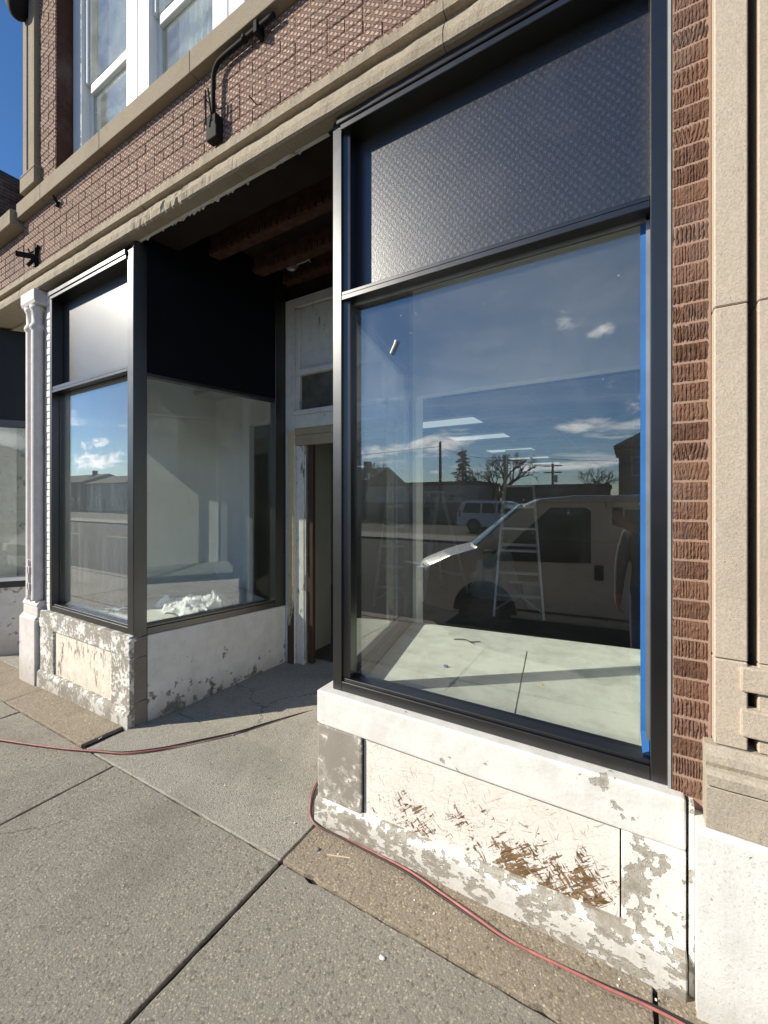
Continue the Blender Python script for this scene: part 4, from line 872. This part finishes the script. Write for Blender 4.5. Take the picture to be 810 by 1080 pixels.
vehicle('parked_suv', (-3.9, -23.0, -.235), math.pi, 'white sport utility vehicle parked across the street in front of the board fence', 'car', suv_prof, 2.0, 1.1, .25,
    [[(1.75, 1.2), (2.62, 1.2), (2.62, 1.76), (2.2, 1.76)], [(2.74, 1.2), (3.55, 1.2), (3.55, 1.76), (2.74, 1.76)], [(3.68, 1.2), (4.75, 1.2), (4.6, 1.76), (3.68, 1.76)]], (.95, 4.05), .39, M['suv'],
    [('door_handle', M['suv'], [(2.48, 1.02), (2.62, 1.02), (2.62, 1.06), (2.48, 1.06)], .03), ('door_seam', M['trim'], [(2.67, .5), (2.685, .5), (2.685, 1.8), (2.67, 1.8)], .004)], (.95, 1.35), ((1.32, 1.2), (1.92, 1.76)), ((5.06, 1.24), (4.88, 1.74)))

# ------------------------------------------------------------------ the photographer
def skin_body(name, joints, bones, mats, label, cat):
    me = bpy.data.meshes.new(name); ks = list(joints); me.from_pydata([joints[k][:3] for k in ks], [(ks.index(a), ks.index(b)) for a, b in bones], [])
    o = bpy.data.objects.new(name, me); COL.objects.link(o)
    md = o.modifiers.new('skin', 'SKIN'); md.use_smooth_shade = True
    for i, k in enumerate(ks):
        sv = me.skin_vertices[0].data[i]; rr = joints[k][3]; sv.radius = rr if hasattr(rr, '__len__') else (rr, rr); sv.use_root = (i == 0)
    sb = o.modifiers.new('sub', 'SUBSURF'); sb.levels = 1; sb.render_levels = 1
    dg = bpy.context.evaluated_depsgraph_get(); m2 = bpy.data.meshes.new_from_object(o.evaluated_get(dg)); bpy.data.objects.remove(o)
    o = bpy.data.objects.new(name, m2); COL.objects.link(o); m2.materials.clear()
    for m in mats: m2.materials.append(m)
    m2.polygons.foreach_set('use_smooth', [True] * len(m2.polygons))
    return tag(o, label, cat)
px, py = .185, -2.20; z0 = zg(.3)
J = {'pelvis': (px, py, z0 + .98, (.155, .12)), 'waist': (px, py + .01, z0 + 1.12, (.15, .115)), 'chest': (px, py, z0 + 1.32, (.18, .13)), 'collar': (px, py - .01, z0 + 1.45, (.12, .09)), 'neck': (px, py, z0 + 1.53, .058), 'head0': (px, py + .02, z0 + 1.60, (.070, .08)), 'head1': (px, py + .025, z0 + 1.68, (.078, .095)), 'head2': (px, py + .01, z0 + 1.76, (.06, .075)),
     'hipL': (px - .10, py, z0 + .90, .098), 'kneeL': (px - .11, py + .03, z0 + .50, .066), 'ankL': (px - .12, py, z0 + .10, .048), 'toeL': (px - .14, py + .17, z0 + .045, (.045, .035)),
     'hipR': (px + .10, py, z0 + .90, .098), 'kneeR': (px + .12, py + .03, z0 + .50, .066), 'ankR': (px + .14, py - .02, z0 + .10, .048), 'toeR': (px + .17, py + .15, z0 + .045, (.045, .035)),
     'shL': (px - .19, py, z0 + 1.40, .075), 'elL': (px - .245, py - .03, z0 + 1.12, .052), 'wrL': (px - .26, py + .04, z0 + .88, .034), 'haL': (px - .262, py + .055, z0 + .81, (.036, .022)),
     'shR': (px + .19, py, z0 + 1.40, .075), 'elR': (px + .17, py + .20, z0 + 1.33, .052), 'wrR': (-.02, py + .32, z0 + 1.50, .033), 'haR': (-.05, py + .335, z0 + 1.545, (.036, .022))}
Bn = [('pelvis', 'waist'), ('waist', 'chest'), ('chest', 'collar'), ('collar', 'neck'), ('neck', 'head0'), ('head0', 'head1'), ('head1', 'head2'), ('pelvis', 'hipL'), ('hipL', 'kneeL'), ('kneeL', 'ankL'), ('ankL', 'toeL'), ('pelvis', 'hipR'), ('hipR', 'kneeR'), ('kneeR', 'ankR'), ('ankR', 'toeR'), ('chest', 'shL'), ('shL', 'elL'), ('elL', 'wrL'), ('wrL', 'haL'), ('chest', 'shR'), ('shR', 'elR'), ('elR', 'wrR'), ('wrR', 'haR')]
def fingers(h, base, d, side, curl, L):
    d = Vector(d).normalized(); side = Vector(side).normalized(); curl = Vector(curl).normalized(); b0 = Vector(base)
    for i, (o_, l) in enumerate(((-.030, .9), (-.010, 1.0), (.010, .95), (.029, .75))):
        p0 = b0 + side * o_ + d * .012; p1 = p0 + d * L * l * .45 + curl * .008; p2 = p1 + (d * .6 + curl * .8).normalized() * L * l * .32; p3 = p2 + (d * .1 + curl).normalized() * L * l * .24
        for k, p, r_ in (('a', p0, .0095), ('b', p1, .009), ('c', p2, .0083), ('d', p3, .0065)): J['%s%d%s' % (h, i, k)] = (*p, r_)
        Bn.extend([(h, '%s%da' % (h, i)), ('%s%da' % (h, i), '%s%db' % (h, i)), ('%s%db' % (h, i), '%s%dc' % (h, i)), ('%s%dc' % (h, i), '%s%dd' % (h, i))])
    t0 = b0 - side * .034 - d * .03; t1 = t0 - side * .022 + d * .022 + curl * .01; t2 = t1 + d * .026 + curl * .012
    for k, p, r_ in (('t0', t0, .012), ('t1', t1, .0105), ('t2', t2, .0075)): J[h + k] = (*p, r_)
    Bn.extend([(h, h + 't0'), (h + 't0', h + 't1'), (h + 't1', h + 't2')])
fingers('haL', J['haL'][:3], (-.05, .15, -1), (0, 1, .1), (1, .2, 0), .085)
fingers('haR', J['haR'][:3], (-.75, .1, .65), (.5, -.1, .8), (0, .5, .3), .080)
P_ = skin_body('person', J, Bn, [M['skin'], M['jacket'], M['denim'], M['shoe']], 'person in a grey jacket and blue jeans holding up a phone to photograph the shop', 'person')
for f in P_.data.polygons:
    c = f.center; h = c.z - z0; mi = 0
    if h < .085: mi = 3
    elif h < .99 and c.x > px - .205: mi = 2
    elif h < 1.495 and not (abs(c.x - px) < .07 and h > 1.48):
        mi = 1
        if c.x < px - .215 and h < .90: mi = 0
    if c.x < .03 and c.y > py + .26 and h > 1.40: mi = 0
    if c.x < px - .205 and h < .90: mi = 0
    f.material_index = mi
hd = Vector((px, py + .02, z0 + 1.67))
bm = bmesh.new(); bmesh.ops.create_uvsphere(bm, u_segments=20, v_segments=14, radius=1)
bmesh.ops.delete(bm, geom=[v for v in bm.verts if v.co.z < (.12 if v.co.y > .2 else -.45)], context='VERTS')
for v in bm.verts: v.co = Vector((v.co.x * .088, v.co.y * .106 - .012, v.co.z * .115 + .015)) * (1 + .03 * noise.noise(v.co * 7))
bmesh.ops.solidify(bm, geom=bm.faces[:], thickness=.01)
me = bpy.data.meshes.new('hair'); bm.to_mesh(me); bm.free(); me.materials.append(M['hair']); o = bpy.data.objects.new('hair', me); COL.objects.link(o); o.location = hd; o.parent = P_
for s_ in (-1, 1):
    MB().lathe((hd.x + s_ * .031, hd.y + .088, hd.z + .005), [(.002, -.012), (.011, -.006), (.012, .0), (.008, .006), (.002, .009)], 10, 'y').build('eye', plain('eye_white', (.5, .48, .45), .2), P_, smooth=True)
    MB().lathe((hd.x + s_ * .082, hd.y - .0, hd.z - .01), [(.004, -.02), (.02, -.015), (.026, .0), (.015, .01)], 10, 'y').build('ear', M['skin'], P_, smooth=True)
MB().add([], []) 
mb = MB(); mb.add([(hd.x, hd.y + .09, hd.z + .012), (hd.x - .017, hd.y + .088, hd.z - .032), (hd.x + .017, hd.y + .088, hd.z - .032), (hd.x, hd.y + .118, hd.z - .027)], [(0, 1, 3), (0, 3, 2), (1, 2, 3), (0, 2, 1)]); mb.build('nose', M['skin'], P_, bevel=.004, seg=2, smooth=True)
MB().box(hd.x - .024, hd.x + .024, hd.y + .075, hd.y + .094, hd.z - .062, hd.z - .05).build('mouth', plain('lips', (.22, .08, .07), .5), P_, bevel=.004, seg=2)
ph = empty('phone', (-.075, -1.862, 1.60), 'black mobile phone held up in the right hand of the person', 'phone')
MB().box(-.038, .038, -.004, .004, -.06, .085).build('case', M['phone'], ph, bevel=.0035, seg=2)
MB().lathe((.018, .005, .066), [(.008, -.002), (.008, .002), (.006, .003)], 12, 'y').lathe((-.004, .005, .066), [(.008, -.002), (.008, .002), (.006, .003)], 12, 'y').build('lens', M['autoglass'], ph)

# ------------------------------------------------------------------ across the street
def house(loc, w, d, h, kind, label, roof='gable', mat=None, rh=1.6):
    r = empty({'garage': 'garage', 'house': 'house', 'shop': 'shop_building'}[kind], loc, label, {'garage': 'garage', 'house': 'house', 'shop': 'building'}[kind])
    MB().box(-w / 2, w / 2, -d, 0, -.1, h).build('wall', mat, r)
    if roof == 'gable':
        MB().prism_x([(.35, h - .1), (-d / 2, h + rh), (-d - .35, h - .1), (-d - .35, h - .25), (.35, h - .25)], -w / 2 - .3, w / 2 + .3).build('roof', M['roof'], r)
    elif roof == 'front':
        mb = MB(); mb.prism_y([(-w / 2 - .35, h - .15), (w / 2 + .35, h - .15), (w / 2 + .35, h), (0, h + rh), (-w / 2 - .35, h)], -d - .3, .35); mb.build('roof', M['roof'], r)
    else:
        MB().box(-w / 2 - .12, w / 2 + .12, -d - .12, .12, h + .001, h + .35).build('roof', M['roof'], r)
    if kind == 'garage':
        n = max(1, int(w / 5))
        for i in range(n):
            x = -w / 2 + (i + .5) * w / n; o = MB().box(x - 1.5, x + 1.5, .0, .05, 0, 2.2).build('garage_door', M['far_trim'], r)
    else:
        fl = max(1, int(h / 2.9)); n = max(2, int(w / 2.6))
        for f in range(fl):
            for i in range(n):
                x = -w / 2 + (i + .5) * w / n; z = .9 + f * 2.9
                if f == 0 and i == n // 2: MB().box(x - .5, x + .5, .0, .06, 0, 2.1).build('door', M['brown_siding'], r); continue
                o = MB().box(x - .55, x + .55, .0, .05, z, z + 1.5).build('window', M['far_trim'], r); MB().box(x - .47, x + .47, .051, .06, z + .08, z + 1.42).build('pane', M['far_glass'], o)
        MB().box(w * .2, w * .2 + .7, -d * .5, -d * .5 + .7, h, h + rh + .7).build('chimney', M['house_brick'], r)
    return r
sd, bs, hb = M['siding'], M['brown_siding'], M['house_brick']
house((-17.5, -34, -.235), 12, 7, 3.3, 'garage', 'long low beige garage with wide doors beyond the lot across the street', 'flat', sd)
house((-29, -36, -.235), 9, 8, 4.2, 'house', 'low brown house with a ridge roof left of the long garage', 'gable', bs)
house((-6, -38, -.235), 9, 7, 3.0, 'garage', 'low brown double garage behind the bare trees', 'flat', bs)
house((3.6, -35.5, -.235), 8.5, 9, 6.2, 'house', 'tall dark brick house with a front gable at the right of the lot', 'front', hb, 2.4)
house((14, -36, -.235), 9, 9, 5.6, 'house', 'beige two-storey house with a ridge roof right of the dark brick house', 'gable', sd)
house((-41, -36, -.235), 10, 9, 4.4, 'house', 'red brick cottage with front gable farther down the far side', 'front', hb)
house((-53, -36, -.235), 11, 9, 5.2, 'shop', 'flat-roofed brown shop block down the far side', 'flat', bs)
house((-66, -36, -.235), 12, 9, 5.6, 'shop', 'flat-roofed red brick shop block down the far side', 'flat', hb)
house((-80, -36, -.235), 13, 9, 5.0, 'house', 'long beige house with ridge roof far down the street', 'gable', sd, 1.5)
house((-96, -36, -.235), 16, 9, 5.4, 'house', 'wide brown house with ridge roof far down the street', 'gable', bs, 1.7)
house((-115, -36, -.235), 18, 9, 6.2, 'shop', 'large red brick block at the far end of the street', 'flat', hb)
fe = empty('board_fence', (-12, -30, -.235), 'weathered board fence along the back of the lot across the street', 'fence')
mb = MB(); x = -17.0
while x < 19: mb.box(x, x + .13, -.012, .012, .05, 1.75 + random.uniform(-.03, .03)); x += .14
mb.build('boards', M['fence'], fe); mb = MB()
for i in range(16): MB().box(-17 + i * 2.4, -16.9 + i * 2.4, -.12, -.02, 0, 1.8).build('post', M['fence'], fe)
MB().box(-17, 19, -.05, -.013, .4, .5).box(-17, 19, -.05, -.013, 1.35, 1.45).build('rail', M['fence'], fe)
def bare_tree(loc, h, seed, label):
    rnd = random.Random(seed); r = empty('bare_tree', loc, label, 'tree', 'bare winter trees'); tk = MB(); br = MB()
    def grow(p, d, l, rad, lev, mb):
        pts = [p]; q = p
        for k in range(3):
            d = (d + Vector((rnd.uniform(-.18, .18), rnd.uniform(-.18, .18), rnd.uniform(-.02, .12)))).normalized(); q = q + d * l / 3; pts.append(q)
        rad = max(rad, .016); mb.tube(pts, [rad, rad * .88, rad * .76, rad * .62], 5 if lev < 2 else 3)
        if lev >= 5: return
        for k in range(3 if lev < 4 else 4):
            a = rnd.uniform(0, 6.28); sp = rnd.uniform(.45, .85)
            e = d.orthogonal().normalized(); e.rotate(Matrix.Rotation(a, 3, d))
            grow(pts[-1] if k else pts[rnd.choice((2, 3))], (d + e * sp).normalized(), l * rnd.uniform(.62, .82), rad * .6, lev + 1, br)
    grow(Vector((0, 0, 0)), Vector((rnd.uniform(-.05, .05), 0, 1)), h * .27, h * .034, 0, tk)
    tk.build('trunk', M['bark'], r); br.build('crown', M['bark'], r); return r
bare_tree((-9.6, -33.0, -.235), 8.4, 3, 'broad bare tree between the conifer and the low brown garage')
bare_tree((-2.9, -34.5, -.235), 5.6, 11, 'small bare tree left of the tall dark brick house')
bare_tree((-23.5, -33, -.235), 7.0, 23, 'bare tree in front of the low brown ridge-roofed house')
bare_tree((-11.0, -38, -.235), 7.0, 31, 'slender bare tree just right of the dark conifer')
ct = empty('conifer_tree', (-13.4, -35.2, -.235), 'dark ragged conifer rising behind the long low garage', 'tree')
MB().tube([(0, 0, 0), (.05, 0, 3), (0, 0, 7.0)], [.2, .14, .02], 7).build('trunk', M['bark'], ct)
mb = MB(); rnd = random.Random(5)
for k in range(110):
    z = .8 + 5.9 * (k / 110) ** .9; L = (1 - (z - .6) / 6.6) * 2.6 * rnd.uniform(.45, 1.2) + .12; a = rnd.uniform(0, 6.28)
    tip = Vector((math.cos(a) * L, math.sin(a) * L, z - .28 * L + .12 * L)); root = Vector((0, 0, z))
    mb.tube([root, root.lerp(tip, .5) - Vector((0, 0, .06 * L)), tip], [.035, .022, .008], 4)
    for j in range(int(10 + 16 * L)):
        t = rnd.uniform(.12, 1.02); c = root.lerp(tip, t) - Vector((0, 0, .06 * L * 4 * t * (1 - t) + rnd.uniform(0, .10)))
        d = Vector((math.cos(a + rnd.choice((-1, 1)) * rnd.uniform(.3, 1.1)), math.sin(a + rnd.choice((-1, 1)) * rnd.uniform(.3, 1.1)), rnd.uniform(-.7, .05))).normalized()
        u = d * (.14 + .30 * (1 - t)); v = d.cross(Vector((rnd.uniform(-.9, .9), rnd.uniform(-.9, .9), 1))).normalized() * .065
        mb.add([c, c + u * .5 + v, c + u, c + u * .5 - v], [(0, 1, 2, 3)])
mb.build('crown', M['needles'], ct)
def upole(loc, h, label, arms=1):
    r = empty('utility_pole', loc, label, 'utility pole', 'utility poles across the street')
    MB().tube([(0, 0, 0), (0, 0, h)], [.16, .11], 10).build('pole', M['pole'], r)
    for k in range(arms): MB().box(-.9, .9, -.06, .06, h - .5 - k * .7, h - .38 - k * .7).build('crossarm', M['pole'], r)
    if arms > 1: MB().lathe((.3, .1, h - 2.2), [(.05, 0), (.2, .02), (.2, .75), (.05, .8)], 12).build('transformer', M['galv'], r)
    return r
upole((-14.8, -33.2, -.235), 7.3, 'plain tall utility pole left of the conifer', 0)
upole((-9.4, -35, -.235), 5.9, 'utility pole with a crossarm standing inside the broad bare tree', 1)
upole((-6.9, -45, -.235), 6.0, 'utility pole with two crossarms and a transformer above the low brown garage', 2)
tag(MB().tube(pth([(-60, -34.5, 7.2), (-40, -34, 6.0), (-14.8, -33.2, 6.6)], 8), .02, 4).tube(pth([(-14.8, -33.2, 6.5), (-12, -34.2, 5.6), (-9.4, -35, 5.45)], 8), .018, 4).tube(pth([(-9.4, -35, 5.45), (5, -40, 4.9), (30, -45, 5.6)], 8), .018, 4).build('overhead_cable', M['trim']), 'black overhead cables strung between the utility poles', 'cable')
sl = empty('street_lamp', (-30.5, -16.2, -.2), 'curved-arm street lamp on the far sidewalk, down the street to the left', 'street lamp')
MB().tube([(0, 0, 0), (0, 0, 3.0)], [.11, .075], 10).tube(pth([(0, 0, 3.0), (0, .0, 3.7), (.35, .0, 4.25), (1.2, .0, 4.45)], 6), .045, 8).build('pole', M['galv'], sl, smooth=True)
MB().box(1.1, 1.75, -.12, .12, 4.40, 4.5).build('lamp_head', M['galv'], sl, bevel=.03)
struct(MB().box(-300, 300, -18.2, -15.5, -.5, -.09).build('far_sidewalk', M['sidewalk']))

# ------------------------------------------------------------------ light, sky, camera
AZ, EL = R(38.5), R(29)
sd_ = Vector((-math.cos(AZ) * math.cos(EL), -math.sin(AZ) * math.cos(EL), math.sin(EL)))
L = bpy.data.lights.new('sun', 'SUN'); L.energy = 4.6; L.angle = R(.53); L.color = (1, .925, .775)
lo = bpy.data.objects.new('sun', L); COL.objects.link(lo); lo.rotation_euler = sd_.to_track_quat('Z', 'Y').to_euler(); lo.location = sd_ * 60
w = bpy.data.worlds.new('World'); S.world = w; w.use_nodes = True; nt = w.node_tree; nt.nodes.clear()
class WN(NT):
    def __init__(s, t): s.t = t; s.n = t.nodes; s._co = None
n = WN(nt)
sky = n.new('ShaderNodeTexSky', sky_type='NISHITA'); sky.sun_disc = False; sky.sun_elevation = EL; sky.sun_rotation = math.atan2(sd_.x, sd_.y); sky.air_density = 1.0; sky.dust_density = .1; sky.ozone_density = 3.0
gen = n.new('ShaderNodeTexCoord').outputs['Generated']; x, y, z = n.sep(gen)
zz = n.ma('ADD', n.ma('MAXIMUM', z, 0.0), .10)
pv = n.comb(n.ma('DIVIDE', x, zz), n.ma('DIVIDE', y, zz), n.ma('MULTIPLY', z, 3.0))
nz = n.noise(.62, 9, .58, .25, pv)
band = n.ma('MULTIPLY', n.step(z, .05, .10), n.ma('SUBTRACT', 1.0, n.step(z, .17, .30)))
thr = n.ma('MULTIPLY_ADD', band, .09, n.ma('ADD', nz, -.045))
cl = n.ma('MULTIPLY', n.step(thr, .575, .68), n.step(z, .01, .05))
yn = n.ma('MINIMUM', y, -.02); ca_ = n.ma('DIVIDE', x, n.ma('MULTIPLY', yn, -1.0)); ce_ = n.ma('DIVIDE', z, n.ma('MULTIPLY', yn, -1.0))
cn = n.noise(8, 9, .66, .5, n.comb(ca_, 0.0, n.ma('MULTIPLY', ce_, 2.6)))
for a0, e0, wa, he in ((-.41, .150, .13, .030), (-.12, .400, .05, .030), (-.05, .365, .035, .018), (-.085, .162, .06, .028), (-2.18, .185, .42, .050), (-2.2, .27, .16, .03), (-.60, .140, .10, .025), (-.25, .075, .25, .012), (.3, .2, .3, .06), (1.2, .3, .4, .08)):
    q = n.ma('ADD', n.ma('POWER', n.ma('MULTIPLY', n.ma('ADD', ca_, -a0), 1 / wa), 2.0), n.ma('POWER', n.ma('MULTIPLY', n.ma('ADD', ce_, -e0), 1 / he), 2.0))
    m_ = n.step(n.ma('ADD', n.ma('MULTIPLY', n.ma('SUBTRACT', 1.0, q), .5), n.ma('MULTIPLY', n.ma('SUBTRACT', cn, .5), 2.6)), .15, .62)
    cl = n.ma('MAXIMUM', cl, n.ma('MULTIPLY', m_, n.step(q, 3.0, 1.2)))
wisp = n.ma('MULTIPLY', n.step(n.noise(1.3, 7, .65, 1.0, n.map((.35, 1, 1), v=n.map((1, 1, 1), (0, 0, R(25)), v=pv))), .5, .85), .16)
wisp = n.ma('MULTIPLY', wisp, n.ma('SUBTRACT', 1.0, n.step(z, .3, .7)))
cl = n.ma('MAXIMUM', cl, wisp); cl = n.ma('MULTIPLY', cl, n.ma('SUBTRACT', 1.0, n.step(y, -.1, .05)))
hs = n.new('ShaderNodeHueSaturation'); n.put(hs.inputs['Color'], sky.outputs[0]); hs.inputs['Saturation'].default_value = 1.15
c = n.mix(cl, n.mix(1.0, hs.outputs[0], (.86, .97, 1.12), 'MULTIPLY'), (17.0, 17.4, 18.0))
bgn = n.new('ShaderNodeBackground'); n.put(bgn.inputs[0], c); bgn.inputs[1].default_value = .078
wo = n.new('ShaderNodeOutputWorld'); nt.links.new(bgn.outputs[0], wo.inputs[0])

cd = bpy.data.cameras.new('camera'); cd.sensor_fit = 'HORIZONTAL'; cd.sensor_width = 36; cd.lens = 436 / 810 * 36; cd.shift_y = -13 / 810; cd.clip_start = .02; cd.clip_end = 1500
co = bpy.data.objects.new('camera', cd); COL.objects.link(co); co.location = (0, -1.8, 1.746); co.rotation_euler = (R(90), 0, R(30.574)); S.camera = co
S.view_settings.view_transform = 'Standard'; S.view_settings.look = 'None'; S.view_settings.exposure = .58; S.view_settings.gamma = 1; S.view_settings.use_curve_mapping = False
cy = S.cycles; cy.max_bounces = 10; cy.transparent_max_bounces = 24; cy.glossy_bounces = 5; cy.diffuse_bounces = 6; cy.caustics_reflective = False; cy.sample_clamp_indirect = 6
try: cy.use_denoising = True; cy.denoiser = 'OPENIMAGEDENOISE'
except Exception: pass
